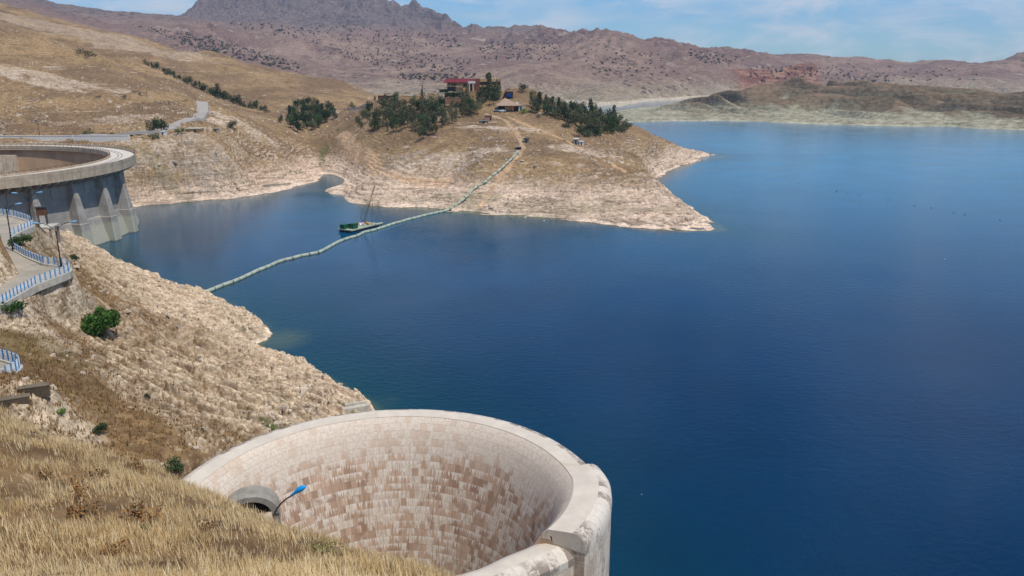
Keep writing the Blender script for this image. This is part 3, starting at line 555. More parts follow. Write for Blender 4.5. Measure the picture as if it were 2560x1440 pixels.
M_green = simple('green container paint', C(28, 86, 58), .55, .12, 1)
M_pipe = simple('pale green pipe', C(166, 172, 152), .6, .1, .6, dark=C(138, 148, 126))
M_orange = simple('orange paint', C(196, 128, 52), .6, .1, 2)
M_roofpink = simple('faded roof sheet', C(164, 138, 116), .8, .1, .5)
M_plaster = simple('white plaster', C(214, 210, 200), .85, .06, 1)
M_bark = simple('bark', C(104, 84, 62), .95, .2, 3)
M_silver = simple('silver car paint', C(190, 192, 196), .3, .04, 1, metal=.3)
M_tyre = simple('tyre rubber', C(24, 24, 25), .9, .1, 2)

# ---- concrete of the dam: grey upper face with vertical weathering, pale bleached foot
def dam_mat():
    m, N, p = new_mat('dam concrete'); pos = N.add('ShaderNodeNewGeometry').outputs['Position']; z = N.add('ShaderNodeSeparateXYZ', {0: pos}).outputs[2]
    n = N.noise(pos, .25, 6, .6); st = N.noise(N.scale(pos, (.9, .9, .035)), 1.0, 5, .65); fine = N.noise(pos, 2.5, 5, .65); lay = N.noise(N.scale(pos, (.05, .05, 1)), 1.1, 3, .6)
    c = N.mix(N.step(n, .3, .7), C(140, 134, 126), C(168, 161, 150)); c = N.mix(N.math('MULTIPLY', N.step(st, .52, .66), .45), c, C(98, 92, 88))
    c = N.mix(N.math('MULTIPLY', N.step(lay, .5, .6), .3), c, C(138, 128, 120))
    lowm = N.step(N.math('ADD', z, N.math('MULTIPLY', n, 4)), 9.5, 8.2); c = N.mix(lowm, c, N.mix(N.step(fine, .3, .7), C(158, 156, 138), C(180, 175, 155)))
    c = N.mix(N.step(N.math('ADD', z, N.math('MULTIPLY', fine, .5)), .7, .2), c, C(110, 96, 70))
    setc(N, p, c, .9, N.math('ADD', fine, lay), .4, .06, .2); return m
M_dam = dam_mat()
def beam_mat():
    m, N, p = new_mat('crest concrete'); pos = N.add('ShaderNodeNewGeometry').outputs['Position']
    n = N.noise(pos, .5, 6, .6); st = N.noise(N.scale(pos, (1.1, 1.1, .12)), 1.0, 5, .7)
    c = N.mix(N.step(n, .3, .7), C(166, 148, 124), C(192, 174, 150)); c = N.mix(N.math('MULTIPLY', N.step(st, .52, .62), .4), c, C(112, 98, 84))
    setc(N, p, c, .9, n, .4, .05, .2); return m
M_beam = beam_mat()
M_deck = simple('bleached road deck', C(206, 196, 182), .9, .06, .3, dark=C(190, 180, 166))

dam = empty('dam', (DAMC[0], DAMC[1], 0), 0, 'curved concrete arch dam with a road along its crest and buttress piers', 'dam')
A0, A1 = -86, 114
M_down = simple('brown weathered concrete', C(168, 138, 108), .9, .14, .12, dark=C(136, 108, 86))
revolve('downstream_face', [(RI + 1.0, 26.2), (RI + 2.0, 26.2), (RI + .9, 20), (RI - 2.3, 0), (RI - 8.4, -34), (RI - 9.4, -34), (RI - 3.3, 0), (RI - .1, 20)], A0, A1, 160, M_down, dam)
revolve('wall', [(RI + 2.2, 26.3), (RO - 5.3, 26.3), (RO - 5.1, 16), (RO - 4.5, 9.6), (RO - 4.1, 9.3), (RO - 1.6, 0), (RO + .4, -9), (RI - 8, -34), (RI - 2, 0), (RI + 1.2, 20)], A0, A1, 240, M_dam, dam)
revolve('crest_beam', [(RI - .4, 26.35), (RO, 25.0), (RO, 27.55), (RI - .4, 27.7)], A0, A1, 240, M_beam, dam)
revolve('road_deck', [(RI + .32, 27.72), (RO - .35, 27.6), (RO - .35, 27.8), (RI + .32, 27.8)], A0, A1, 240, M_deck, dam)
revolve('parapet', [(RO - .32, 27.56), (RO + .04, 27.56), (RO + .04, 28.75), (RO - .32, 28.75)], A0, A1, 240, M_beam, dam)
revolve('parapet', [(RI - .44, 27.1), (RI + .3, 27.7), (RI + .3, 28.35), (RI - .44, 28.35)], A0, A1, 240, M_beam, dam)
for r_ in (RI + 3.0, RI + 4.4): revolve('rail_track', [(r_, 27.802), (r_ + .22, 27.802), (r_ + .22, 27.86), (r_, 27.86)], A0, A1, 240, M_rust, dam)
na = 85
for k in range(na):
    a = R(A0 + 2 + (A1 - 60 - A0) * k / na) if False else R(-84 + 2.36 * k)
    if a > R(56): break
    b = MB(); n = len(b.v); w = .42
    for s_, (r, z) in enumerate([(RO - 5.4, 22.6), (RO - 5.4, 25.2), (RO - .25, 25.2), (RO - .35, 24.5), (RO - 3.6, 23.0)]):
        for t in (-w, w): b.v.append((r * math.cos(a) - t * math.sin(a), r * math.sin(a) + t * math.cos(a), z))
    b.f += [(0, 2, 4, 6, 8), (9, 7, 5, 3, 1)] + [(2 * i, 2 * i + 1, (2 * i + 3) % 10, (2 * i + 2) % 10) for i in range(5)]
    b.build('corbel', M_dam, dam)
for k in range(9):
    ac = 8.5 - 11.4 * k
    if ac < -84: break
    b = MB(); secs = [(24.6, RO - 3.9, .5), (23, RO - 3.2, .7), (18, RO - 1.6, 1.25), (11, RO - .4, 1.8), (9.3, RO - .2, 1.95), (9.1, RO + .1, 2.15), (3, RO + .6, 2.3), (-1, RO + .9, 2.4), (-9, RO + 2, 2.8)]
    for z, r, w in secs:
        for rr, t in ((RO - 7, -w * 1.05), (RO - 7, w * 1.05), (r - .5, w), (r, w * .72), (r, -w * .72), (r - .5, -w)):
            a = R(ac); b.v.append((rr * math.cos(a) - t * math.sin(a), rr * math.sin(a) + t * math.cos(a), z))
    for i in range(len(secs) - 1):
        for j in range(6): b.f.append((i * 6 + j, i * 6 + (j + 1) % 6, (i + 1) * 6 + (j + 1) % 6, (i + 1) * 6 + j))
    b.f.append(tuple(range(6))); b.build('pier', M_dam, dam)
for k in range(5):                   # contraction joints
    for da in (-5.7,):
        a = R(8.5 - 11.4 * k + da); b = MB(); r = RO - 5.25
        b.box((r * math.cos(a), r * math.sin(a), 17), (.2, .14, 16), a); b.build('joint', M_dark, dam)
b = MB()                             # railing posts along both edges
for a_ in np.arange(20, 112, 1.9):
    a = R(a_); b.box(((RO - .1) * math.cos(a), (RO - .1) * math.sin(a), 29.15), (.14, .14, .85), a)
b.tube([((RO - .1) * math.cos(R(a)), (RO - .1) * math.sin(R(a)), 29.5) for a in np.arange(20, 112, 1.9)], .05, 4); b.build('railing', M_rust, dam)
b = MB()
for a_ in np.arange(-84, 112, 2.0):
    a = R(a_); b.box(((RI) * math.cos(a), (RI) * math.sin(a), 28.75), (.12, .12, .85), a)
P_ = [((RI) * math.cos(R(a)), (RI) * math.sin(R(a)), 29.1) for a in np.arange(-84, 112, 2.0)]; b.tube(P_, .05, 4)
b.build('railing', M_rust, dam)
b = MB()                             # thick lighter slab on the downstream face
for a_, r0 in ((88, 64), (104, 64)):
    pass
for i, a_ in enumerate((86.2, 112)):
    a = R(a_); 
secs = []
for (a_, r_, z) in ((87.5, RI - .5, 23.6), (86.0, RI - 3.5, 5), (84.5, RI - 9, -30), (113, RI - .5, 23.6), (113, RI - 3.5, 5), (113, RI - 9, -30)):
    secs.append((a_, r_, z))
N_ = 12; V = []
for (z, a0_, r_) in ((24.2, 88.5, RI + 2.1), (23.9, 88.4, RI - 1.0), (5, 86.5, RI - 4.5), (-30, 83.5, RI - 11), (-30, 83.5, RI)):
    for j in range(N_): a = R(a0_ + (113 - a0_) * j / (N_ - 1)); V.append((r_ * math.cos(a), r_ * math.sin(a), z))
b.v = []; b.f = []; b.v = V
for i in range(4):
    for j in range(N_ - 1): b.f.append((i * N_ + j, i * N_ + j + 1, (i + 1) * N_ + j + 1, (i + 1) * N_ + j))
b.f.append((0, N_, 2 * N_, 3 * N_, 4 * N_)); b.build('downstream_slab', M_beam, dam)

b = MB(); b.box((-270, 300, -36), (260, 170, 1)); b.build('valley_floor', M_down, None, kind='structure')
# ================================================================== bell-mouth spillway
def block_mat(name, inner):
    m, N, p = new_mat(name); uv = N.add('ShaderNodeUVMap').outputs[0]; s = N.add('ShaderNodeSeparateXYZ', {0: uv}); u, v = s.outputs[0], s.outputs[1]
    g = N.add('ShaderNodeNewGeometry').outputs['Position']
    bw, bh = (.86, .86) if inner else (1.0, 1.6)
    row = N.math('FLOOR', N.math('DIVIDE', v, bh)); fr = N.math('FRACT', N.math('DIVIDE', v, bh))
    off = N.math('MULTIPLY', N.math('MODULO', row, 2.0), .5); cu = N.math('ADD', N.math('DIVIDE', u, bw), off); cf = N.math('FLOOR', cu); fu = N.math('FRACT', cu)
    cmb = N.add('ShaderNodeCombineXYZ', {0: cf, 1: row, 2: 0.}).outputs[0]
    wn = N.add('ShaderNodeTexWhiteNoise', {'Vector': cmb}, noise_dimensions='3D').outputs[0]
    fine = N.noise(g, 3.5, 6, .7); big = N.noise(g, .22, 4, .55); st = N.noise(N.add('ShaderNodeCombineXYZ', {0: N.math('MULTIPLY', u, 3.0), 1: N.math('MULTIPLY', v, .3), 2: 0.}).outputs[0], 1.2, 4, .7)
    cream = N.mix(N.step(fine, .3, .7), C(198, 180, 160), C(220, 206, 188)); 
    brown = N.mix(N.step(wn, .2, 1.), C(148, 114, 90), C(194, 164, 138))
    if inner:
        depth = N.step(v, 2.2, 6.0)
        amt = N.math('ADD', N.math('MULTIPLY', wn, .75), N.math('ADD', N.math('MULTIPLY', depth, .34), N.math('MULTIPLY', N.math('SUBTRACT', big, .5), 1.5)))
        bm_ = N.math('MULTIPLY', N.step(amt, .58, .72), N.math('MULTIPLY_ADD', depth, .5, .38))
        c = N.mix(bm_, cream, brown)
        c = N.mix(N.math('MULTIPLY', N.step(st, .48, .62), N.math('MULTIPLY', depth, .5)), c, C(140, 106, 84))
        # white lime runs hanging from every other joint
        ln = N.noise(N.add('ShaderNodeCombineXYZ', {0: N.math('MULTIPLY', u, 4.2), 1: N.math('MULTIPLY', row, 7.3), 2: 1.}).outputs[0], 1.0, 3, .7)
        gate = N.noise(N.add('ShaderNodeCombineXYZ', {0: N.math('MULTIPLY', u, .25), 1: N.math('MULTIPLY', row, 3.1), 2: 5.}).outputs[0], 1.0, 2, .5)
        run = N.math('MULTIPLY', N.step(N.math('SUBTRACT', N.math('MULTIPLY_ADD', N.math('SUBTRACT', ln, .5), 5.0, .25), fr), 0, .12), N.math('MULTIPLY', N.step(gate, .44, .52), depth))
        c = N.mix(N.math('MULTIPLY', run, .85), c, C(226, 214, 200))
        sp = N.math('MULTIPLY', N.step(fine, .6, .68), N.math('MULTIPLY', N.step(N.noise(g, .6, 3), .5, .6), .5)); c = N.mix(sp, c, C(128, 110, 96))
    else:
        c = N.mix(N.math('MULTIPLY', N.step(wn, .62, .8), N.math('MULTIPLY', N.step(fine, .4, .62), .75)), cream, C(122, 102, 90))
        c = N.mix(N.math('MULTIPLY', N.step(big, .48, .6), .35), c, C(176, 144, 118))
        c = N.mix(N.math('MULTIPLY', N.step(st, .55, .66), .4), c, C(140, 122, 108))
    jn = N.math('MAXIMUM', N.step(N.math('ABSOLUTE', N.math('SUBTRACT', fr, .5)), .47, .495), N.step(N.math('ABSOLUTE', N.math('SUBTRACT', fu, .5)), .475, .497))
    c = N.mix(N.math('MULTIPLY', jn, .3), c, C(130, 108, 92))
    setc(N, p, c, .88, N.math('SUBTRACT', N.math('MULTIPLY', fine, .35), N.math('MULTIPLY', jn, .6)), .5, .05, .2); return m
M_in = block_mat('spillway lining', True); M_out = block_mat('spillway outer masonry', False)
M_cap = simple('smooth crest concrete', C(206, 194, 176), .85, .06, .5, dark=C(192, 176, 154))
def cap_mat():
    m, N, p = new_mat('stained coping'); g = N.add('ShaderNodeNewGeometry').outputs['Position']; uv = N.add('ShaderNodeUVMap').outputs[0]; u = N.add('ShaderNodeSeparateXYZ', {0: uv}).outputs[0]
    cell = N.math('FLOOR', N.math('MULTIPLY', u, .95)); wn = N.add('ShaderNodeTexWhiteNoise', {'W': cell}, noise_dimensions='1D').outputs[0]
    fine = N.noise(g, 2.6, 6, .75); pat = N.noise(g, .35, 3)
    k = N.math('MULTIPLY', N.step(N.math('ADD', fine, N.math('MULTIPLY', N.math('SUBTRACT', wn, .5), .34)), .44, .56), N.step(pat, .34, .5))
    c = N.mix(N.math('MULTIPLY', k, .75), N.mix(N.step(fine, .3, .7), C(200, 188, 172), C(216, 206, 192)), C(112, 94, 84))
    fu = N.math('FRACT', N.math('MULTIPLY', u, .95)); c = N.mix(N.math('MULTIPLY', N.step(N.math('ABSOLUTE', N.math('SUBTRACT', fu, .5)), .46, .49), .35), c, C(120, 104, 92))
    setc(N, p, c, .9, fine, .5, .05, .15); return m
M_sh = cap_mat()
sp = empty('bellmouth_spillway', (SPC[0], SPC[1], 0), 0, 'huge round bell-mouth spillway of pale masonry blocks, its funnel facing the camera', 'spillway')
inner = [(18.6, 22.1), (17.9, 21.6), (17.2, 20.5), (16.4, 18.6), (15.5, 16.0), (14.6, 13.0), (13.5, 9.0), (12.4, 4.0), (11.2, -2.0), (10.2, -9.0), (9.3, -18), (8.8, -30)]
angS, angE = -19.5, 178.0
tap = lambda r, z, a: r * (1 - .125 * min(1, max(0, (12 - math.degrees(a)) / 31.5)) ** 1.15 * min(1, max(0, (z + 22) / 30)))
def fun(r, z, a):
    d = math.degrees(a); k = 0
    if d < angS: k = min(1, (angS - d) / 18)
    if d > angE: k = min(1, (d - angE) / 18)
    return r * (1 - .22 * k * min(1, max(0, (z + 30) / 40)))
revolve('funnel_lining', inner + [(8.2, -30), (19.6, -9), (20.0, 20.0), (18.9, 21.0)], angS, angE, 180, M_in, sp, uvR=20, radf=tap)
revolve('outer_wall', [(19.9, 20.9), (21.6, 20.7), (21.6, -9), (19, -9)], 18.5, angE, 150, M_out, sp)
revolve('crest_ring', [(18.55, 22.13), (20.2, 22.2), (20.2, 21.5), (18.75, 21.5)], angS, angE, 200, M_cap, sp, radf=tap)
revolve('coping', [(20.2, 22.18), (20.9, 22.0), (21.35, 21.6), (21.64, 20.9), (21.64, 20.5), (20.2, 20.5)], 18.5, angE, 150, M_sh, sp)
revolve('outer_wall', [(19.0, 20.88), (22.45, 20.4), (22.45, -9), (17.5, -9)], angS, 18.4, 40, M_out, sp, radf=lambda r, z, a: r * (1 - .125 * min(1, max(0, (12 - math.degrees(a)) / 31.5)) ** 1.15))
revolve('crest_ring', [(20.19, 22.205), (21.1, 22.215), (21.1, 20.5), (19.1, 20.89), (19.0, 21.49), (20.19, 21.49)], angS, 18.4, 40, M_cap, sp, radf=tap)
revolve('coping', [(21.1, 22.2), (21.6, 22.12), (22.1, 21.8), (22.4, 21.3), (22.5, 20.6), (22.5, 20.2), (21.1, 20.2)], angS, 18.4, 40, M_sh, sp, radf=tap)
# lower ring on the hill side, running from one slot to the other
path = []
for px, py in [(1490, 1338), (1467, 1350), (1446, 1372), (1380, 1406), (1315, 1434), (1240, 1470), (1140, 1498), (1000, 1530), (850, 1530), (720, 1490), (650, 1440), (600, 1390)]:
    q = atz(px, py, 20.35); path.append((q[0] - SPC[0], q[1] - SPC[1]))
def sweep(name, path, prof, mat, parent, sub=8):
    P = np.array(path); t = np.linspace(0, len(P) - 1, (len(P) - 1) * sub + 1); i = np.clip(t.astype(int), 0, len(P) - 2); f = (t - i)[:, None]
    pm = P[np.clip(i - 1, 0, None)]; p0 = P[i]; p1 = P[i + 1]; p2 = P[np.clip(i + 2, None, len(P) - 1)]
    Q = .5 * ((2 * p0) + (-pm + p1) * f + (2 * pm - 5 * p0 + 4 * p1 - p2) * f ** 2 + (-pm + 3 * p0 - 3 * p1 + p2) * f ** 3)
    T = np.gradient(Q, axis=0); T /= np.linalg.norm(T, axis=1)[:, None]; Nn = np.c_[T[:, 1], -T[:, 0]]; V = []; k = len(prof); Fc = []; uv = []; L = np.r_[0, np.cumsum(np.linalg.norm(np.diff(Q, axis=0), axis=1))]; W_ = np.r_[0, np.cumsum([math.hypot(prof[j + 1][0] - prof[j][0], prof[j + 1][1] - prof[j][1]) for j in range(k - 1)])]
    for q, n in zip(Q, Nn):
        for o, z in prof: V.append((q[0] + n[0] * o, q[1] + n[1] * o, z))
    for j in range(len(Q) - 1):
        for i_ in range(k - 1): Fc.append((j * k + i_, (j + 1) * k + i_, (j + 1) * k + i_ + 1, j * k + i_ + 1)); uv += [(L[j], W_[i_]), (L[j + 1], W_[i_]), (L[j + 1], W_[i_ + 1]), (L[j], W_[i_ + 1])]
    Fc.append(tuple(range(k))); uv += [(0, 0)] * k
    me = bpy.data.meshes.new(name); me.from_pydata(V, [], Fc); me.materials.append(mat); ul = me.uv_layers.new(name='UVMap'); ul.data.foreach_set('uv', np.array(uv, np.float32).ravel())
    bm = bmesh.new(); bm.from_mesh(me); bmesh.ops.recalc_face_normals(bm, faces=bm.faces)
    for f_ in bm.faces: f_.smooth = len(f_.verts) == 4
    for e in bm.edges:
        if len(e.link_faces) == 2 and e.calc_face_angle(0) > .7: e.smooth = False
    bm.to_mesh(me); bm.free(); o = bpy.data.objects.new(name, me); col.objects.link(o); o.parent = parent; return o
# n points to the outside (-Y side): o > 0 outside
sgn = -1
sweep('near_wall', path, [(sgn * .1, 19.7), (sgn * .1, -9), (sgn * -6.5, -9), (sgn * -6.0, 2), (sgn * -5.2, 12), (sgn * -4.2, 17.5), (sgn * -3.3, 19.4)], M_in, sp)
sweep('near_coping', path, [(sgn * .14, 19.1), (sgn * .14, 19.8), (sgn * -.35, 20.35), (sgn * -1.1, 20.65)], M_sh, sp)
sweep('near_crest', path, [(sgn * -1.1, 20.65), (sgn * -2.1, 20.7), (sgn * -2.9, 20.4), (sgn * -3.5, 19.6), (sgn * -4.1, 18.0)], M_cap, sp)
# arched slot lining at the left
b = MB(); 
q = np.array(atz(628, 1290, 18.6)) - np.array([SPC[0], SPC[1], 0]); 
import itertools
n_ = 14; rr0, rr1 = 1.6, 2.15; dirn = np.array([-.25, .95, 0.]); dirn /= np.linalg.norm(dirn); side = np.array([.967, .254, 0])
def arc(r, s_, base=20.0): return [tuple(q + side * (r * 1.25 * math.cos(t)) + dirn * s_ + np.array([0, 0, base - 20 + 0.0 + r * math.sin(t)])) for t in np.linspace(0, math.pi, n_)]
rows = [arc(rr0, 2.2), arc(rr0, -.2), arc(rr1, -.2), arc(rr1, 2.2)]
for rw in rows: b.v += rw
for i in range(3):
    for j in range(n_ - 1): b.f.append((i * n_ + j, i * n_ + j + 1, (i + 1) * n_ + j + 1, (i + 1) * n_ + j))
b.build('arch_hood', M_gconc, sp)
b = MB(); bk = arc(rr0, .35); b.v += bk; b.f.append(tuple(range(n_))); b.build('arch_shade_panel', M_glass, sp)  # dark panel added for the shade inside the arch opening
b = MB(); c_ = q + dirn * .9; b.box((c_[0] + side[0] * 2.35, c_[1] + side[1] * 2.35, 15.4), (.7, 2.0, 6.4), math.atan2(side[1], side[0])); b.build('arch_pier', M_gconc, sp); b = MB(); b.box((c_[0] - side[0] * 2.35, c_[1] - side[1] * 2.35, 15.4), (.7, 2.0, 6.4), math.atan2(side[1], side[0])); b.build('arch_pier', M_gconc, sp)

# ================================================================== roads on the bank
def surface(name, poly, zf, mat, dz=.06, thick=.6, kind='structure'):
    b = MB(); n = len(poly); top = [(x, y, float(zf(x, y)) + dz) for x, y in poly]; b.v = top + [(x, y, z - thick) for x, y, z in top]
    b.f = [tuple(range(n))] + [(i, (i + 1) % n, n + (i + 1) % n, n + i) for i in range(n)]
    me = bpy.data.meshes.new(name); me.from_pydata(b.v, [], b.f); me.materials.append(mat); bm = bmesh.new(); bm.from_mesh(me); bmesh.ops.triangulate(bm, faces=[f for f in bm.faces if len(f.verts) > 4]); bmesh.ops.recalc_face_normals(bm, faces=bm.faces); bm.to_mesh(me); bm.free()
    o = bpy.data.objects.new(name, me); col.objects.link(o); o['kind'] = kind; return o
M_road = simple('dusty asphalt', C(158, 148, 132), .95, .1, .25, dark=C(176, 162, 140))
surface('road', roadApoly, roadAz, M_road)
surface('terrace', terrp, lambda x, y: 28.0, M_road)
# fences: blue posts, white wavy infill, concrete kerb
def fence(name, pts, label, spacing=1.05, h=1.25):
    root = empty(name, tuple(pts[0]), 0, label, 'railing', 'blue and white railings along the hairpin road'); o = Vector(pts[0])
    P = [Vector(p) for p in pts]; seg = [(P[i + 1] - P[i]).length for i in range(len(P) - 1)]; tot = sum(seg); n = max(2, int(tot / spacing)); S = []
    for k in range(n + 1):
        d = tot * k / n; i = 0
        while i < len(seg) - 1 and d > seg[i]: d -= seg[i]; i += 1
        S.append(P[i].lerp(P[i + 1], d / seg[i]))
    k_ = MB()
    for i in range(n):
        a, b_ = S[i] - o, S[i + 1] - o; t = (b_ - a); w = Vector((-t.y, t.x, 0)).normalized() * .28
        k_.quad(a - w - Vector((0, 0, .8)), b_ - w - Vector((0, 0, .8)), b_ - w + Vector((0, 0, .28)), a - w + Vector((0, 0, .28))); k_.quad(a + w + Vector((0, 0, .28)), b_ + w + Vector((0, 0, .28)), b_ + w - Vector((0, 0, .8)), a + w - Vector((0, 0, .8))); k_.quad(a - w + Vector((0, 0, .28)), b_ - w + Vector((0, 0, .28)), b_ + w + Vector((0, 0, .28)), a + w + Vector((0, 0, .28)))
    k_.build('kerb', M_conc, root)
    Z_ = Vector((0, 0, 1))
    for i in range(n):
        a, b_ = S[i] - o + Z_ * .28, S[i + 1] - o + Z_ * .28; t = (b_ - a).normalized(); L = (b_ - a).length
        p = MB()
        for dx in (-.11, 0, .11): p.bar(a + t * dx, a + t * dx + Z_ * (h + (.12 if dx == 0 else 0)), .03)
        for zz in (.12, .5, .85, h - .08): p.bar(a - t * .16 + Z_ * zz, a + t * .16 + Z_ * zz, .03)
        p.build('post', M_blue, root)
        p = MB()
        for j in range(4):
            x0 = .2 + j * (L - .45) / 3.4; p.tube([a + t * (x0 + .12 * q_ + .07 * math.sin(q_ * 5)) + Z_ * (.05 + q_ * (h - .15)) for q_ in np.linspace(0, 1, 6)], .042, 4)
        for zz in (.15, h - .2): p.bar(a + t * .2 + Z_ * zz, b_ - t * .2 + Z_ * zz, .028)
        p.build('infill', M_white, root)
    return root
fz = lambda L: [tuple(atz(x, y, z)) for x, y, z in L]
fence('railing', fz([(-40, 533, 33.3), (0, 539, 33.1), (33, 543, 32.9), (67, 553, 32.7), (80, 560, 32.5), (85, 567, 32.4)]), 'blue and white railing along the top edge of the road, nearest the dam', 1.3)
fence('railing', fz([(85, 567, 32.4), (67, 575, 32.35), (44, 586, 32.2), (31, 592, 32.0), (26, 605, 31.8), (33, 624, 31.5)]), 'blue and white railing curving round the first bend below the cabinet', 1.15)
fence('railing', fz([(38, 628, 31.5), (67, 645, 31.2), (111, 663, 31), (153, 668, 30.8)]), 'blue and white railing descending from the dark bush to the bend with the lamp', 1.1)
fence('railing', fz([(155, 668, 30.8), (168, 669, 30.7), (177, 677, 30.6), (172, 684, 30.6), (133, 699, 30.5), (89, 716, 30.3), (44, 742, 30.1), (0, 767, 30), (-40, 788, 30)]), 'long blue and white railing along the nearest edge of the hairpin road', .95)
fence('railing', fz([(-40, 893, 28), (0, 902, 28), (30, 910, 28), (40, 914, 28), (52, 920, 28), (48, 930, 28), (30, 943, 28), (0, 958, 28), (-40, 982, 28)]), 'short blue and white railing round the small terrace at the left edge', .9, 1.35)

# ================================================================== lamps
def lamp(loc, height, rz, label, arms=(1, -1), reach=2.6, cat='street lamp', far=False):
    root = empty('street_lamp', loc, rz, label, cat, 'street lamps by the road')
    k = 1 if not far else 1.3
    b = MB(); b.tube([(0, 0, 0), (0, 0, .1), (0, 0, 1.2), (0, 0, 1.25), (0, 0, height * .8), (0, 0, height)], [.2, .17, .16, .11, .085, .06], 8); b.build('pole', M_dark, root)
    b = MB()
    for zz in (height * .42, height * .62, height * .72, height * .78): b.tube([(0, 0, zz), (0, 0, zz + .09)], .17, 8)
    b.build('collar', M_rust, root)
    for s in arms:
        pts = [(0, 0, height * .72)] + [(s * reach * (1 - math.cos(t)) * .95, 0, height * .78 + 2.1 * math.sin(t)) for t in np.linspace(.25, 1.45, 8)]
        b = MB(); b.tube(pts, .05 * k, 6); b.build('arm', M_dark, root)
        e = Vector(pts[-1]); b = MB(); b.tube([e + Vector((s * x, 0, .1 * x)) for x in (-.12, .05, .35, .7, .95, 1.05)], [.05, .08, .13, .15, .1, .03], 8); b.build('lamp_head', M_lampblue, root, True)
    return root
g = atz(154, 672, 30.7); lamp(tuple(g), 6.9, .25, 'tall double-armed street lamp standing at the bend of the lower railing')
g = atz(81, 566, 32.4); lamp(tuple(g), 5.6, .2, 'double-armed street lamp beside the cabinet in front of the dam', reach=2.0)
g = atz(33, 628, 31.5); lamp(tuple(g), 7.6, .3, 'street lamp by the dark bush at the bend near the left edge', arms=(1,), reach=1.7)
g = atY(684, 1292, 41.5); gz = float(bank.h(np.array([g[0]]), np.array([g[1]]))[0])
root = empty('street_lamp', (g[0], g[1], gz), 0, 'blue-headed curved street lamp rising behind the dry grass in front of the spillway', 'street lamp', 'street lamps by the road')
T_ = atY(730, 1240, 41.5); S_ = atY(684, 1292, 41.5); top = lambda P: (P[0] - g[0], 0, P[2] - gz)
b = MB(); b.tube([(0, 0, 0), (0, 0, .2), (0, 0, 1.2), (0, 0, 1.3), (-.05, 0, S_[2] - gz - .6)], [.18, .16, .15, .1, .07], 8); b.build('pole', M_dark, root)
pa = [(-.05, 0, S_[2] - gz - .6)] + [top(atY(x, y, 41.5)) for x, y in ((685, 1287), (692, 1272), (703, 1258), (716, 1247), (729, 1239))]
b = MB(); b.tube(pa, .045, 8); b.build('arm', M_dark, root, True)
A_ = Vector(top(atY(727, 1240, 41.5))); B_ = Vector(top(atY(766, 1215, 41.5))); b = MB(); b.tube([A_.lerp(B_, t) + Vector((0, 0, .06 * math.sin(t * 3.1))) for t in (0, .12, .3, .5, .7, .88, 1)], [.05, .075, .1, .16, .17, .11, .02], 10)
b.build('lamp_head', simple('bright blue lamp paint', C(20, 150, 225), .4, .05, 3), root, True)
g = MH(100, 343); lamp(tuple(g), 6.5, .1, 'thin pale street lamp on the road wall above the dam', reach=1.6)

M_slab = simple('weathered dark concrete', C(112, 100, 84), .95, .15, 1, dark=C(88, 80, 68))
# small structures by the dam
g = atz(84, 560, 32.4); root = empty('cabinet', (g[0] + 1.6, g[1] + .5, g[2] - .2), .3, 'rusty electrical cabinet on legs beside the railing in front of the dam', 'cabinet')
b = MB(); b.box((0, 0, 2.6), (1.7, 1.0, 1.5)); b.build('body', M_rust, root); b = MB(); b.box((0, 0, 3.42), (2.0, 1.3, .12)); b.build('lid', M_dark, root)
for x, y in ((-.7, -.4), (.7, -.4), (.7, .4), (-.7, .4)): b = MB(); b.box((x, y, .9), (.12, .12, 1.9)); b.build('leg', M_dark, root)
g = atz(108, 566, 30.2); root = empty('platform', (g[0], g[1], g[2] - 3.4), .15, 'flat concrete platform on posts between the cabinet and the dam', 'platform')
b = MB(); b.box((0, 0, 3.4), (4.6, 4.5, .35)); b.build('slab', M_conc, root)
for x, y in ((-2, -1.9), (2, -1.9), (2, 1.9), (-2, 1.9)): b = MB(); b.box((x, y, 1.4), (.4, .4, 3.7)); b.build('post', M_gconc, root)
for (px, py, w, hh, rz, lab) in ((88, 974, 2.6, 1.2, .42, 'grey concrete slab wall above the pale rock, the nearer to the railing'), (38, 992, 2.4, .7, .5, 'low weathered concrete slab at the left, below the small terrace')):
    g = bank.hit(px, py + 12, 40, 130); b = MB(); n0 = 8
    b.box((0, 0, hh / 2 - .3), (w, .5, hh)); b.box((0, .05, hh - .3 + .06), (w + .15, .62, .12)); b.box((-w * .2, -.27, hh * .45 - .3), (.08, .06, hh * .8)); b.box((w * .22, -.27, hh * .45 - .3), (.08, .06, hh * .8)); o = b.build('concrete_slab', M_slab, None, label=lab, cat='concrete wall'); o.location = (g[0], g[1], g[2]); o.rotation_euler = (R(12), 0, rz)
g = bank.hit(868, 1026, 90, 180); b = MB(); b.box((0, 0, 0), (7.5, 1.4, 1.1), 0, .96); b.box((1.5, .5, .7), (3.5, .5, .5)); o = b.build('concrete_wall', M_conc, None, label='low concrete wall by the water just behind the spillway rim', cat='concrete wall'); o.location = g; o.rotation_euler = (0, 0, .42)

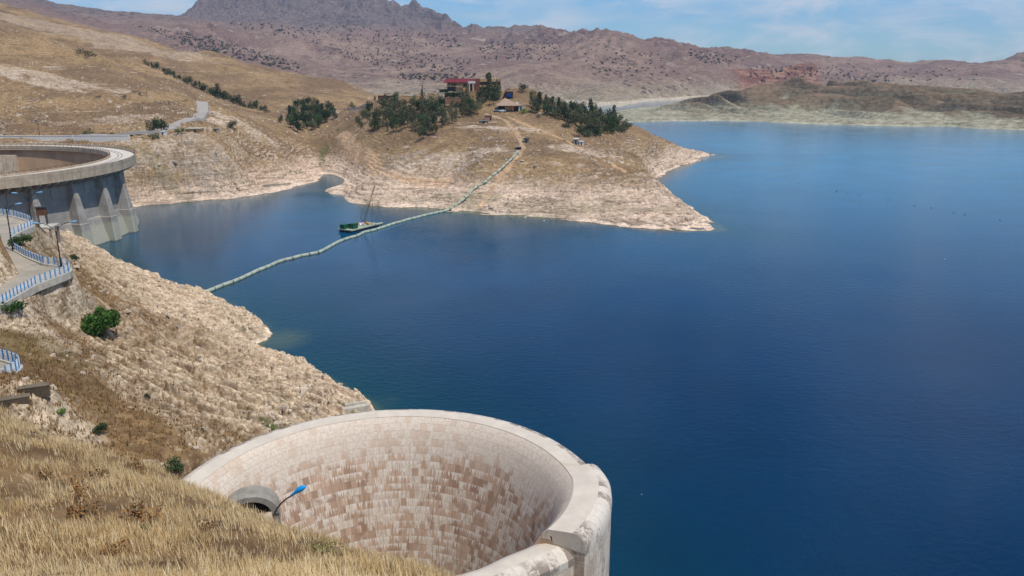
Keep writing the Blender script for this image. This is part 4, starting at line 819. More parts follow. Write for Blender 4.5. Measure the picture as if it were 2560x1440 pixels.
# ================================================================== trees and shrubs
def leaf_mat(name, c1, c2):
    m, N, p = new_mat(name); g = N.add('ShaderNodeNewGeometry'); pos = g.outputs['Position']
    oi = N.add('ShaderNodeObjectInfo').outputs['Random']; n = N.noise(pos, .9, 4, .7)
    c = N.mix(N.step(N.math('ADD', n, N.math('MULTIPLY', N.math('SUBTRACT', oi, .5), .35)), .3, .72), c1, c2)
    setc(N, p, c, .75, spec=.2); return m
L_olive = leaf_mat('dusty olive leaves', C(66, 72, 50), C(122, 122, 88)); L_dark = leaf_mat('dark green leaves', C(34, 54, 34), C(74, 92, 54)); L_green = leaf_mat('fresh green leaves', C(34, 70, 26), C(96, 130, 54)); L_brown = leaf_mat('dry brown leaves', C(92, 66, 42), C(160, 118, 70)); L_scrub = leaf_mat('grey scrub', C(58, 60, 46), C(84, 84, 62))
def crown_mesh(name, kind, nleaf, ls, seed, mat):
    r = np.random.default_rng(seed); cs = []
    if kind == 'tall':
        for i in range(9): t = r.random(); cs.append(((r.random() - .5) * .42 * (1.2 - t), (r.random() - .5) * .42 * (1.2 - t), (.2 + .7 * t), .13 + .1 * r.random() * (1.2 - t)))
    elif kind == 'round':
        for i in range(12): a = r.random() * 6.28; q_ = r.random() ** .5 * .33; cs.append((q_ * math.cos(a), q_ * math.sin(a), .28 + .5 * r.random() * (1 - q_), .13 + .1 * r.random()))
    elif kind == 'cone':
        for i in range(12): t = i / 12; a = r.random() * 6.28; q_ = .16 * (1 - t); cs.append((q_ * math.cos(a), q_ * math.sin(a), .15 + .8 * t, .17 * (1.08 - t)))
    else:
        for i in range(10): a = r.random() * 6.28; q_ = r.random() ** .5 * .42; cs.append((q_ * math.cos(a), q_ * math.sin(a), .12 + .5 * r.random() * (1 - q_), .15 + .12 * r.random()))
    cs = np.array(cs); w = cs[:, 3] ** 2; ci = r.choice(len(cs), nleaf, p=w / w.sum()); d = r.normal(size=(nleaf, 3)); d /= np.linalg.norm(d, axis=1)[:, None]
    P = cs[ci, :3] + d * (cs[ci, 3] * (.55 + .5 * r.random(nleaf) ** .6))[:, None]; P[:, 2] = np.maximum(P[:, 2], .03)
    a = r.normal(size=(nleaf, 3)) + d * .3; a /= np.linalg.norm(a, axis=1)[:, None]; b_ = np.cross(a, r.normal(size=(nleaf, 3))); b_ /= np.linalg.norm(b_, axis=1)[:, None]; c_ = np.cross(a, b_)
    s = (ls * (.6 + .8 * r.random(nleaf)))[:, None]; V = np.stack([P - b_ * s - c_ * s * .45, P + b_ * s * .2 - c_ * s * .6, P + b_ * s + c_ * s * .1, P - b_ * s * .1 + c_ * s * .6], 1).reshape(-1, 3)
    me = raw_mesh(name, V, np.arange(nleaf * 4).reshape(-1, 4), False); me.materials.append(mat); return me, cs
def proto(kind, seed, mat, nleaf=420, ls=.035, nm='tree'):
    me, cs = crown_mesh('crown', kind, nleaf, ls, seed, mat); b = MB(); top = .8 if kind in ('tall', 'cone') else .5
    if kind == 'bush':
        for c in cs[:6]: b.tube([(0, 0, -.05), (c[0] * .5, c[1] * .5, c[2] * .55), tuple(c[:3])], [.018, .012, .005], 4)
    else:
        b.tube([(0, 0, -.06), (.01, 0, .12), (-.01, .01, top * .5), (.01, 0, top)], [.032, .026, .017, .006], 5)
        for c in cs[::2]: b.tube([(0, 0, min(c[2] * .55, top * .6)), tuple(c[:3])], [.012, .004], 4)
    tm = bpy.data.meshes.new('trunk'); tm.from_pydata(b.v, [], b.f); tm.materials.append(M_bark); return (me, tm)
PT = {'otall': [proto('tall', s, L_olive, 620, .04) for s in (1, 2, 3, 4, 21, 22)], 'oround': [proto('round', s, L_olive, 640, .04) for s in (5, 6, 7)], 'dround': [proto('round', s, L_dark, 640, .04) for s in (8, 9, 10)], 'dtall': [proto('tall', s, L_dark, 620, .04) for s in (11, 12)], 'cone': [proto('cone', s, L_dark, 380) for s in (13, 14)], 'bush': [proto('bush', s, L_dark, 260, .05) for s in (15, 16)], 'gbush': [proto('bush', s, L_green, 300, .05) for s in (17, 18)], 'obush': [proto('bush', s, L_olive, 260, .05) for s in (19, 20)]}
def plant(kind, loc, h, w, label, cat='tree', group=None, nm=None, i=None, sink=.0):
    if loc is None: print('plant without ground:', label); return
    me, tm = PT[kind][(i if i is not None else random.randrange(99)) % len(PT[kind])]
    nm = nm or {'otall': 'tall_tree', 'oround': 'bushy_tree', 'dround': 'broadleaf_tree', 'dtall': 'tall_tree', 'cone': 'conifer_tree', 'bush': 'shrub', 'gbush': 'shrub', 'obush': 'shrub'}[kind]
    root = empty(nm, (loc[0], loc[1], loc[2] - sink), random.random() * 6.28, label, cat, group); root.scale = (w, w, h)
    c = bpy.data.objects.new('crown', me); col.objects.link(c); c.parent = root; t = bpy.data.objects.new('trunk' if nm != 'shrub' else 'stem', tm); col.objects.link(t); t.parent = root
    return root
def inpoly(x, y, P):
    c = False; n = len(P)
    for i in range(n):
        (x0, y0), (x1, y1) = P[i], P[(i + 1) % n]
        if (y0 > y) != (y1 > y) and x < (x1 - x0) * (y - y0) / (y1 - y0) + x0: c = not c
    return c
def grove(poly, n, kinds, hr, wr, label, group, seed, mind=9, pc=None, y0=310, y1=1100):
    rr = random.Random(seed); xs = [p[0] for p in poly]; ys = [p[1] for p in poly]; done = []; tries = 0
    while len(done) < n and tries < 6000:
        tries += 1; x, y = rr.uniform(min(xs), max(xs)), rr.uniform(min(ys), max(ys))
        if not inpoly(x, y, poly) or any(abs(x - a) < mind and abs(y - b) < mind * .45 for a, b in done): continue
        g = (pc or mid).hit(x, y, y0, y1, 350)
        if g is None: continue
        done.append((x, y)); k = rr.choice(kinds); h = rr.uniform(*hr); w = h * rr.uniform(*wr)
        fx = (x - min(xs)) / (max(xs) - min(xs)); col_ = [(a_, c_) for a_, c_ in zip(xs, ys)]; f1 = sorted(((x - a_) ** 2 + (y - c_) ** 2, c_) for a_, c_ in col_)
        wh = ('far left', 'left of middle', 'middle', 'right of middle', 'far right')[min(4, int(fx * 5))]
        ylo = [c_ for a_, c_ in col_]; fy = (y - min(ylo)) / (max(ylo) - min(ylo)); dp = ('back', 'middle', 'front')[min(2, int(fy * 3))]
        fh = (h - hr[0]) / (hr[1] - hr[0]); sz = ('smaller', 'medium-height', 'bigger')[min(2, int(fh * 3))]
        plant(k, g, h, w, f'{sz} {label[k]}, {dp} row, {wh}', 'tree', f'{group[k]}, {dp} row {wh}', i=rr.randrange(9))
    return done
OK3 = ['otall', 'oround', 'oround', 'oround', 'dround']
def lab(place, grp): 
    return {'otall': 'slender olive tree ' + place, 'oround': 'rounded olive tree ' + place, 'dround': 'dark rounded tree ' + place, 'dtall': 'slender dark tree ' + place, 'bush': 'low dark green shrub ' + place, 'cone': 'dark pointed conifer ' + place}, {k: n + ' ' + grp for k, n in (('otall', 'tall olive trees'), ('oround', 'rounded olive trees'), ('dround', 'dark rounded trees'), ('dtall', 'tall dark trees'), ('bush', 'dark shrubs'), ('cone', 'conifers'))}
a, b_ = lab('in the left headland grove', 'in the headland grove left of the house')
grove([(888, 315), (905, 296), (940, 268), (990, 262), (1040, 262), (1100, 268), (1160, 262), (1190, 280), (1150, 308), (1120, 325), (1085, 335), (1060, 338), (1020, 335), (960, 332), (900, 325)], 80, OK3, (7, 12.5), (.5, .75), a, b_, 1, 11)
a, b_ = lab('on the slope below the house', 'on the slope below the house')
grove([(1165, 255), (1240, 240), (1242, 262), (1215, 285), (1170, 290)], 11, ['otall', 'oround', 'dround'], (9, 13), (.5, .7), a, b_, 2, 12)
a, b_ = lab('in the right headland grove', 'in the headland grove right of the house')
grove([(1318, 268), (1345, 262), (1400, 272), (1450, 284), (1500, 300), (1570, 318), (1560, 330), (1500, 330), (1455, 320), (1400, 300), (1350, 285), (1320, 280)], 66, OK3 + ['dtall', 'dround'], (7.5, 12.5), (.55, .8), a, b_, 3, 10)
a, b_ = lab('along the right grove bottom edge', 'at the lower right of the headland')
grove([(1445, 332), (1480, 325), (1550, 325), (1575, 322), (1560, 332), (1500, 340), (1460, 342)], 22, ['bush', 'dround', 'bush'], (4, 6.5), (.9, 1.1), a, b_, 4, 9)
a, b_ = lab('in the hollow left of the headland', 'in the hollow between the hills')
grove([(722, 285), (760, 262), (830, 280), (842, 300), (800, 322), (765, 332), (725, 330)], 46, ['dround', 'dtall', 'dround', 'oround'], (7.5, 12), (.65, .85), a, b_, 5, 10)
# the row behind the brown ridge
a, b_ = lab('in the row behind the brown ridge', 'in the row along the ridge'); rr = random.Random(9)
rowp = [(368, 166), (380, 172), (392, 176), (410, 184), (424, 188), (436, 194), (448, 199), (460, 203), (472, 207), (486, 213), (500, 220), (512, 224), (524, 229), (537, 233), (546, 237), (556, 241), (566, 246), (577, 250), (588, 254), (598, 258), (610, 263), (622, 268), (633, 272), (643, 274), (654, 279), (664, 284)]
for i, (x, y) in enumerate(rowp):
    Y = 722 - max(0, i - 14) * 2.6; g = atY(x, y, Y); gz = float(mid.h(np.array([g[0]]), np.array([g[1]]))[0]); top = y - rr.choice([14, 17, 20, 24, 26]) * (1.25 if i in (10, 14, 18, 22) else 1)
    tz = atY(x, top, Y)[2]; h = max(5, tz - gz); k = 'cone' if i in (17, 20) else rr.choice(['dround', 'dtall', 'oround', 'dround']); plant(k, (g[0], g[1], gz), h, min(h * .75, 9.5), a[k], 'tree', b_[k], i=rr.randrange(9))
    if i % 2: g2 = atY(x + 5, y + 1, Y - 6); z2 = float(mid.h(np.array([g2[0]]), np.array([g2[1]]))[0]); plant('bush', (g2[0], g2[1], z2), 4.5, 6, a['bush'], 'shrub', b_['bush'], i=rr.randrange(9))
def single(px, py, kind, h, w, label, cat='tree', pc=None, y0=310, y1=1500, sink=0):
    g = (pc or mid).hit(px, py, y0, y1)
    if g is None: print('no ground', px, py); return
    plant(kind, g, h, w, label, cat, sink=sink)
single(582, 322, 'dround', 6.5, 6.5, 'lone dark round tree on the bare slope right of the road'); single(702, 308, 'oround', 7.5, 5.5, 'lone olive tree on the slope just left of the dark clump')
single(384, 334, 'dround', 8.5, 7, 'dark green tree left of the white kiosk by the hill road'); single(404, 332, 'dround', 9.5, 9, 'bigger dark green tree directly behind the white kiosk'); single(386, 347, 'gbush', 4, 5.5, 'low green bush just below the white kiosk', 'shrub')
single(450, 334, 'gbush', 4.5, 5.5, 'green bush at the left end of the flat-roofed hut', 'shrub'); single(220, 338, 'bush', 4.5, 6.5, 'dark round bush above the white road wall', 'shrub'); single(258, 337, 'bush', 2.4, 4, 'small dark bush on the road wall, middle of three', 'shrub'); single(283, 337, 'bush', 2.2, 3.4, 'smallest bush on the road wall, right of the other two', 'shrub')
single(880, 273, 'oround', 6.5, 7, 'olive tree at the saddle left of the low brown building'); single(205, 133, 'bush', 5, 9, 'dark bush on the upper brown ridge, the left one', 'shrub', y0=500); single(226, 140, 'bush', 6, 9, 'larger dark bush on the upper brown ridge', 'shrub', y0=500)
single(312, 244, 'bush', 2.6, 4, 'small dark bush below the rusty frame on the hillside', 'shrub'); single(246, 243, 'bush', 1.8, 3, 'tiny bush in the middle of the brown hillside', 'shrub')
single(1093, 225, 'dtall', 11, 6, 'tall dark tree standing left of the red-roofed house'); single(1026, 236, 'cone', 9.5, 5, 'dark conifer left of the house, first of the pair'); single(1037, 234, 'dtall', 10.5, 5.5, 'tall dark tree left of the house, second of the pair'); single(1057, 246, 'cone', 11, 6, 'dark conifer between the parking wall and the red-roofed house')
single(938, 252, 'dtall', 5.5, 4.5, 'small dark tree at the left end of the low brown building'); single(990, 246, 'dround', 6, 5, 'dark tree at the right end of the low brown building')
single(1222, 248, 'otall', 17, 11, 'tallest tree on the headland, in front of the right wing of the house'); single(1243, 252, 'otall', 13, 9, 'tall olive tree between the house and the blue pavilion')
single(1308, 231, 'dround', 7, 7, 'round green tree on the skyline right of the blue pavilion'); single(1330, 234, 'bush', 2.6, 6, 'dark bush on the skyline right of the round green tree', 'shrub'); single(1350, 236, 'bush', 2.4, 5, 'low dark bush at the right end of the tree-lined brow', 'shrub')
single(1308, 283, 'gbush', 5, 5.5, 'bright green bush below the small grey kiosk', 'shrub'); single(1330, 283, 'obush', 3.6, 6, 'olive shrub right of the bright green bush', 'shrub'); single(1348, 292, 'obush', 3.2, 4.5, 'olive shrub on the slope under the right grove', 'shrub'); single(1377, 296, 'dround', 4.4, 4.2, 'small dark round tree on the slope under the right grove')
single(1412, 318, 'bush', 4.6, 6, 'dark round shrub above the grey pump shed, left of two', 'shrub'); single(1424, 318, 'bush', 5, 5, 'dark round shrub above the grey pump shed, right of two', 'shrub'); single(1448, 342, 'dround', 8.5, 6.5, 'dark tree just above the small white shed'); single(1395, 300, 'obush', 2.4, 3, 'tiny olive shrub under the right grove', 'shrub')
single(1058, 347, 'dround', 9, 6.5, 'lone dark tree at the lowest tip of the left grove'); single(1088, 336, 'oround', 8, 5.5, 'lone olive tree right of the lowest tip of the left grove'); single(846, 325, 'obush', 1.8, 2.5, 'tiny bush on the track left of the headland', 'shrub'); single(1338, 420, 'obush', 1.6, 2.6, 'tiny dry bush on the open slope right of the pipeline', 'shrub')
# bank
PT['bigbush'] = [proto('bush', 33, L_green, 4200, .035)]; PT['midbush'] = [proto('bush', 32, L_green, 900, .045)]; PT['dkbush'] = [proto('bush', 33, L_dark, 900, .045)]; PT['oweed'] = [proto('bush', 37, leaf_mat('olive weed leaves', C(84, 84, 48), C(128, 122, 74)), 260, .04)]; PT['thistle'] = [proto('bush', s, L_brown, 130, .06) for s in (34, 35, 36)]
def bs(px, py, kind, h, w, label, y0=8, y1=300): 
    g = bank.hit(px, py, y0, y1); plant(kind, g, h, w, label, 'shrub', nm='shrub', sink=.1)
bs(256, 840, 'bigbush', 7.0, 5.4, 'big leafy green bush on the rocky bank', 60); bs(28, 775, 'midbush', 2.6, 3.4, 'green bush under the near railing at the left', 60); bs(52, 612, 'dkbush', 3.0, 4.4, 'dark green bush behind the railing bend', 60)
bs(250, 1080, 'dkbush', 1.6, 1.7, 'small dark green shrub below the rocks at the left', 50); bs(150, 1032, 'midbush', 1.0, 1.0, 'little green shrub beside the pale rock at the left', 50); bs(370, 992, 'dkbush', .9, 1.0, 'tiny dark shrub on the pale rock face', 50); bs(187, 648, 'dkbush', 1.8, 2.2, 'small dark shrub at the foot of the dam', 100); bs(436, 1176, 'dkbush', 1.9, 2.4, 'grey-green shrub against the left rim of the spillway', 36, 90); bs(676, 1070, 'gbush', 1.2, 1.6, 'bright green tuft on the rubble behind the spillway rim', 60)
for i, (x, y, s) in enumerate([(60, 1060, .8), (170, 1098, .9), (150, 1082, .7), (200, 1108, .6), (340, 1180, .7), (352, 1195, .6), (398, 1178, .8), (210, 1290, .8), (200, 1245, .6), (340, 1300, .8), (375, 1310, .7), (185, 1225, .6), (570, 1255, .5), (250, 1200, .6), (110, 1200, .5), (290, 1380, .5), (520, 1330, .5)]):
    g = bank.hit(x, y, 8, 75); plant('thistle', g, s * 1.1, s * 1.1, 'dried brown thistle standing in the golden foreground grass', 'weed', 'dried thistles in the foreground grass', 'thistle')
for i, (x, y, s, l) in enumerate([(800, 1380, .75, 'low green weed in the dry grass at the lower edge of the hill'), (350, 1340, .6, 'small green weed in the middle of the foreground grass'), (70, 1350, .35, 'tiny green weed at the bottom left of the grass')]):
    bs(x, y, 'oweed', s * .8, s * 1.5, l, 6, 45)
# ================================================================== buildings and things on the headland
SX = lambda px, Y: (px - 1280) / F * Y / (math.cos(pr) + (720 - 240) / F * math.sin(pr))
def X_(px, py, Y): return atY(px, py, Y)[0]
def Z_at(py, Y): return atY(1280, py, Y)[2]
def boxpx(b, x0, x1, y0, y1, Y, depth):      # a box whose front face covers those photo columns/rows at distance Y
    a, c = X_(x0, y0, Y), X_(x1, y0, Y); z1, z0 = Z_at(y0, Y), Z_at(y1, Y); b.box(((a + c) / 2 - ox, Y + depth / 2 - oy, (z0 + z1) / 2 - oz), (c - a, depth, z1 - z0))
Yh = 548.; ox, oy, oz = X_(1180, 230, Yh), Yh, Z_at(231, Yh)
house = empty('house', (ox, oy, oz), 0, 'large two-storey house with red sheet roof on top of the headland', 'house')
b = MB(); boxpx(b, 1117, 1190, 204, 233, Yh, 13); boxpx(b, 1157, 1171, 220, 233, Yh - 2.2, 2.2); b.build('left_wing', M_tan, house)
b = MB(); boxpx(b, 1187.3, 1199, 196.5, 233, Yh - .6, 14); b.build('stair_tower', M_brick, house)
b = MB(); boxpx(b, 1199.2, 1251, 205, 233, Yh + 1.2, 12); b.build('right_wing', M_brick, house)
b = MB(); boxpx(b, 1199.2, 1250, 197, 204.5, Yh + .1, 13); b.build('parapet', M_tan, house)
b = MB(); boxpx(b, 1199.2, 1250, 212.5, 217, Yh + .2, 1.2); b.build('balcony', M_tan, house)
for x0, x1 in ((1202, 1222), (1226, 1241), (1244, 1249)):
    for y0, y1 in ((205.2, 212), (218, 224.5)): b = MB(); boxpx(b, x0, x1, y0, y1, Yh + 1.1, .3); b.build('window', M_glass, house)
for x0 in (1224.6, 1241.8, 1249.6): b = MB(); boxpx(b, x0, x0 + 1.6, 197, 226, Yh - .15, 1.2); b.build('pillar', M_brick, house)
for r_ in ((1120.5, 1125, 205, 212), (1128, 1141, 208.5, 213.5), (1119, 1139, 217, 228), (1158, 1167, 209, 217)): b = MB(); boxpx(b, *r_[:4], Yh - .12, .3); b.build('window', M_glass, house)
b = MB(); boxpx(b, 1139, 1156.6, 214.5, 218.5, Yh - 1.6, 1.6); b.build('balcony', M_roofpink, house)
b = MB(); boxpx(b, 1170, 1188, 203, 208.6, Yh - 3.4, 3.3); b.build('portico', M_plaster, house)
for x0 in (1173, 1181.7): b = MB(); boxpx(b, x0, x0 + 1.5, 208.6, 227.5, Yh - 3.3, .5); b.build('column', M_plaster, house)
b = MB(); boxpx(b, 1175.5, 1181, 209, 228, Yh - .14, .3); b.build('door', M_glass, house)
b = MB(); x0, x1, xr = X_(1108, 204, Yh) - ox, X_(1187.2, 204, Yh) - ox, X_(1114, 200, Yh) - ox; ze, zr = Z_at(205.6, Yh) - oz, Z_at(196.8, Yh) - oz
b.v = [(x0, -1.8, ze), (x1, -1.8, ze), (x1, 14.5, ze), (x0, 14.5, ze), (xr, 1.5, zr), (x1, 1.5, zr), (x1, 11.5, zr), (xr, 11.5, zr), (x0, -1.8, ze - .35), (x1, -1.8, ze - .35), (x1, 14.5, ze - .35), (x0, 14.5, ze - .35)]
b.f = [(0, 1, 5, 4), (1, 2, 6, 5), (2, 3, 7, 6), (3, 0, 4, 7), (4, 5, 6, 7), (8, 9, 1, 0), (9, 10, 2, 1), (10, 11, 3, 2), (11, 8, 0, 3), (11, 10, 9, 8)]; b.build('roof', M_red, house)
b = MB(); 
for px in (1205, 1214, 1229, 1238): b.box((X_(px, 196, Yh) - ox, 6, Z_at(195.5, Yh) - oz), (.5, .5, 1.2))
b.build('roof_vent', M_plaster, house)
def wall(name, x0, x1, y0, y1, Y, d, mat, label, cat, extra=None):
    global ox, oy, oz
    ox, oy, oz = X_((x0 + x1) / 2, y1, Y), Y, Z_at(y1, Y); b = MB(); boxpx(b, x0, x1, y0, y1 + 5, Y, d); b.box((0, d / 2, Z_at(y0, Y) - oz + .08), (X_(x1, y0, Y) - X_(x0, y0, Y) + .3, d + .25, .16))
    if extra: extra(b)
    o = b.build(name, mat, None, label=label, cat=cat); o.location = (ox, oy, oz); return o
wall('retaining_wall', 1157, 1200, 229, 243, 541, 6, simple('sandy retaining wall', C(184, 146, 108), .9, .08, .4), 'tall sandy retaining wall in front of the house', 'wall')
wall('retaining_wall', 1098, 1157, 231, 236, 543, 5, M_conc, 'low pale terrace wall left of the tall sandy retaining wall', 'wall')
wall('retaining_wall', 1112, 1163, 244.5, 256, 528, 2.5, simple('brown block wall', C(150, 112, 90), .9, .1, .5), 'brown block wall below the clipped hedge', 'wall')
wall('retaining_wall', 1004, 1046, 240, 247, 552, 2, M_tan, 'long low wall by the white car, left of the house', 'wall')
def hedge(x0, x1, py, Y, h, label):
    X0, X1 = X_(x0, py, Y), X_(x1, py, Y); L = X1 - X0; me, cs = crown_mesh('hedge', 'bush', 1, .3, 3, L_dark); n = int(L * 60); r = np.random.default_rng(int(x0)); P = np.c_[r.random(n) * L - L / 2, (r.random(n) - .5) * 2.2, r.random(n) ** .6 * h]
    a = r.normal(size=(n, 3)) * .35; b_ = r.normal(size=(n, 3)) * .35; V = np.stack([P - a, P - b_, P + a, P + b_], 1).reshape(-1, 3); me = raw_mesh('hedge', V, np.arange(n * 4).reshape(-1, 4), False); me.materials.append(L_dark)
    o = bpy.data.objects.new('hedge', me); col.objects.link(o); o.location = ((X0 + X1) / 2, Y, Z_at(py, Y)); set_props(o, label, 'hedge')
hedge(1112, 1160, 244, 531.5, 3.0, 'dark clipped hedge between the two walls below the house'); hedge(1100, 1118, 233, 545, 2.2, 'dark hedge at the left corner of the house'); hedge(1246, 1273, 274, 516, 2.6, 'green hedge under the pale pointed roof')
# blue pavilion
ox, oy, oz = X_(1272, 243, 538), 538, Z_at(243, 538); pv = empty('pavilion', (ox, oy, oz), 0, 'small pavilion with bright blue doors under a thin roof frame', 'pavilion')
b = MB(); boxpx(b, 1262, 1266, 229, 246, 538, 6); boxpx(b, 1280, 1283, 229, 246, 538, 6); boxpx(b, 1262, 1283, 229, 232, 537.8, 6.4); b.build('frame', M_rust, pv)
for x0 in (1266.3, 1273.2): b = MB(); boxpx(b, x0, x0 + 6.6, 232.2, 243, 538.4, .4); b.build('door', simple('bright blue door', C(28, 92, 165), .5, .08, .6), pv)
b = MB(); boxpx(b, 1264, 1286, 224, 225, 536, 7); 
for px in (1266, 1284): boxpx(b, px, px + .9, 225, 229, 536.2, .3)
b.build('roof_frame', M_rust, pv)
# hut with pointed roof
ox, oy, oz = X_(1270, 274, 512), 512, Z_at(274, 512); hut = empty('hut', (ox, oy, oz), 0, 'hut under a wide pale pointed roof beside the parked cars', 'hut')
b = MB(); boxpx(b, 1280, 1284, 263, 276, 512, 6); boxpx(b, 1262, 1284, 264, 276, 514, 5); b.build('wall', M_tan, hut); b = MB(); boxpx(b, 1284.2, 1296, 263, 276, 513, 5); b.build('door', simple('maroon door', C(78, 30, 28), .7, .1, 1), hut)
b = MB(); xa, xb, xt = X_(1240, 263, 512) - ox, X_(1300, 263, 512) - ox, X_(1262, 244, 512) - ox; ze, zt = Z_at(263.5, 512) - oz, Z_at(245, 512) - oz
b.v = [(xa, -2, ze), (xb, -2, ze), (xb, 9, ze), (xa, 9, ze), (xt, 4, zt), (xa, -2, ze - .3), (xb, -2, ze - .3), (xb, 9, ze - .3), (xa, 9, ze - .3), (xt + 4.5, 3, zt * .45 + ze * .55)]
b.f = [(0, 1, 9), (0, 9, 4), (1, 2, 9), (2, 4, 9), (2, 3, 4), (3, 0, 4), (5, 6, 1, 0), (6, 7, 2, 1), (7, 8, 3, 2), (8, 5, 0, 3), (8, 7, 6, 5)]; b.build('roof', M_roofpink, hut)
b = MB(); boxpx(b, 1290, 1296, 256, 262.5, 514, 2); b.build('water_tank', M_white, hut)
def shed(px0, px1, py0, py1, Y, d, wm, rm, name, label, cat='shed', door=M_glass, over=.4, doorfrac=(.3, .6)):
    global ox, oy, oz
    ox, oy = X_((px0 + px1) / 2, py1, Y), Y; oz = Z_at(py1, Y); root = empty(name, (ox, oy, oz), 0, label, cat); hh = Z_at(py0, Y) - oz; w = X_(px1, py1, Y) - X_(px0, py1, Y)
    b = MB(); b.box((0, d / 2, hh / 2 - .7), (w, d, hh + 1.4)); b.build('wall', wm, root); b = MB(); b.box((0, d / 2 - .1, hh + .12), (w + over, d + over, .24)); b.build('roof', rm, root)
    b = MB(); a_, c_ = doorfrac; b.box((w * ((a_ + c_) / 2 - .5), -.02, hh * .4), (w * (c_ - a_), .12, hh * .75)); b.build('door', door, root); return root
def shed_at(px0, px1, py0, py1, *a, **k):
    g = MH((px0 + px1) / 2, py1); return shed(px0, px1, py0, py1, g[1], *a, **k)
shed_at(1296, 1310, 264, 276, 4, M_plaster, M_gconc, 'kiosk', 'small white and grey kiosk right of the pointed-roof hut', 'kiosk')
shed_at(1212, 1229, 290, 301, 4, simple('faded pink wall', C(176, 128, 118), .9, .1, .8), M_rust, 'shed', 'small faded pink shed with dark openings below the parked cars', doorfrac=(.75, .95))
shed_at(1200, 1221, 302, 308, 2.5, M_gconc, M_gconc, 'water_trough', 'low grey concrete block in front of the pink shed', 'concrete block')
shed_at(1310, 1322, 347, 358, 3, M_gconc, M_dark, 'pump_shed', 'grey pump shed with a dark flat roof, beside the dirt track', over=.9)
shed_at(1290, 1303, 368, 374, 3, M_dark, M_gconc, 'pump_shed', 'dark pump shed at the top end of the pipeline', over=.5)
shed_at(1434, 1446, 348, 361, 3.5, simple('grey sheet wall', C(138, 138, 140), .7, .08, 1), M_white, 'shed', 'grey metal shed with a pale roof on the right slope')
shed_at(1449, 1459, 354, 363, 2.5, M_white, M_white, 'shed', 'small white shed beside the grey metal shed')
shed_at(945, 984, 239, 249, 6, M_brick, M_tan, 'low_building', 'long low brown building at the left end of the headland', 'building', doorfrac=(.55, .7))
shed_at(402, 412, 329, 338, 3, M_white, M_white, 'kiosk', 'white kiosk in front of the dark trees by the hill road', 'kiosk'); shed_at(466, 499, 322, 331, 6, M_tan, M_conc, 'hut', 'flat-roofed hut above the pale rocky bluff', 'hut', over=1.2, doorfrac=(.6, .72)); shed_at(534, 543, 322, 330, 3, M_gconc, M_gconc, 'shed', 'small grey block hut right of the flat-roofed hut')
def far_house(px, py, w, i):
    g = far2.hit(px, py, 1500, 5000)
    if g is None: return
    root = empty('village_house', (g[0], g[1], g[2] - 1), random.random(), 'tiny pale village house far away behind the red-roofed house', 'house', 'far village houses'); b = MB(); b.box((0, 0, 2), (w, 7, 5)); b.build('wall', M_tan, root); b = MB(); b.box((0, 0, 4.8), (w + .8, 7.8, .5)); b.build('roof', M_conc, root)
for i, (x, y) in enumerate([(1052, 190), (1072, 190), (1090, 192), (1104, 190), (1120, 187), (1136, 189), (1066, 198), (1150, 190), (1000, 193), (1168, 186)]): far_house(x, y, 7 + (i % 3) * 2, i)
# white road wall, hill road, rusty frame
for (x0, x1, y0, y1, Yw, l) in ((-60, 180, 340, 348, 404, 'long low white road wall above the dam, left length'), (182, 322, 339, 354, 398, 'taller white road wall above the dam, right length')):
    g = MH((x0 + x1) / 2, y1); 
    wall('road_wall', x0, x1, y0, y1, Yw, 1.0, M_plaster, l, 'wall')
def drape(name, pts, w, mat, dz=.25, pc=None):
    P = [MH(x, y) for x, y in pts]; P = np.array(P)[:, :2]; t = np.linspace(0, len(P) - 1, 80); Q = np.c_[np.interp(t, range(len(P)), P[:, 0]), np.interp(t, range(len(P)), P[:, 1])]
    for _ in range(6): Q[1:-1] = (Q[:-2] + Q[1:-1] * 2 + Q[2:]) / 4
    T = np.gradient(Q, axis=0); T /= np.linalg.norm(T, axis=1)[:, None]; N_ = np.c_[-T[:, 1], T[:, 0]]; V = []; zc = mid.h(Q[:, 0], Q[:, 1])
    zs_ = [mid.h(Q[:, 0] + N_[:, 0] * k, Q[:, 1] + N_[:, 1] * k) for k in (-w / 2, 0, w / 2)]; zz = np.max(zs_, axis=0); ker = np.ones(5) / 5; zz = np.convolve(np.pad(zz, 2, 'edge'), ker, 'valid') + dz
    for i in range(len(Q)):
        for k, d in ((-w / 2 - .4, -1.6), (-w / 2, 0), (w / 2, 0), (w / 2 + .4, -1.6)): V.append((Q[i, 0] + N_[i, 0] * k, Q[i, 1] + N_[i, 1] * k, zz[i] + d))
    idx = np.arange(len(V)).reshape(-1, 4); Fc = np.stack([idx[:-1, :-1], idx[1:, :-1], idx[1:, 1:], idx[:-1, 1:]], -1).reshape(-1, 4)
    me = raw_mesh(name, V, Fc, False); me.materials.append(mat); o = bpy.data.objects.new(name, me); col.objects.link(o); o['kind'] = 'structure'
M_hroad = simple('pale hill road', C(160, 152, 144), .95, .06, .1)
drape('hill_road', [(200, 339), (300, 337), (360, 332), (405, 325), (440, 315), (480, 300), (505, 285), (508, 270), (502, 256)], 6.5, M_hroad, .55)
drape('hill_path', [(770, 285), (800, 283), (835, 275), (870, 272), (930, 262)], 2.5, M_hroad)
g = MH(350, 238); root = empty('pipe_frame', (g[0], g[1], g[2]), -.5, 'rusty frame of posts and dark beams on the brown hillside', 'frame')
for x in (-7, 0, 7): b = MB(); b.box((x, 0, 1.6), (.45, .45, 5.2)); b.build('post', M_wood, root)
for x, z_ in ((-3.5, 2.2), (3.5, 1.4)): b = MB(); b.box((x, 0, z_), (7, .9, .35)); b.box((x, .2, z_ - 1.3), (7, .5, .2)); b.build('beam', M_dark, root)
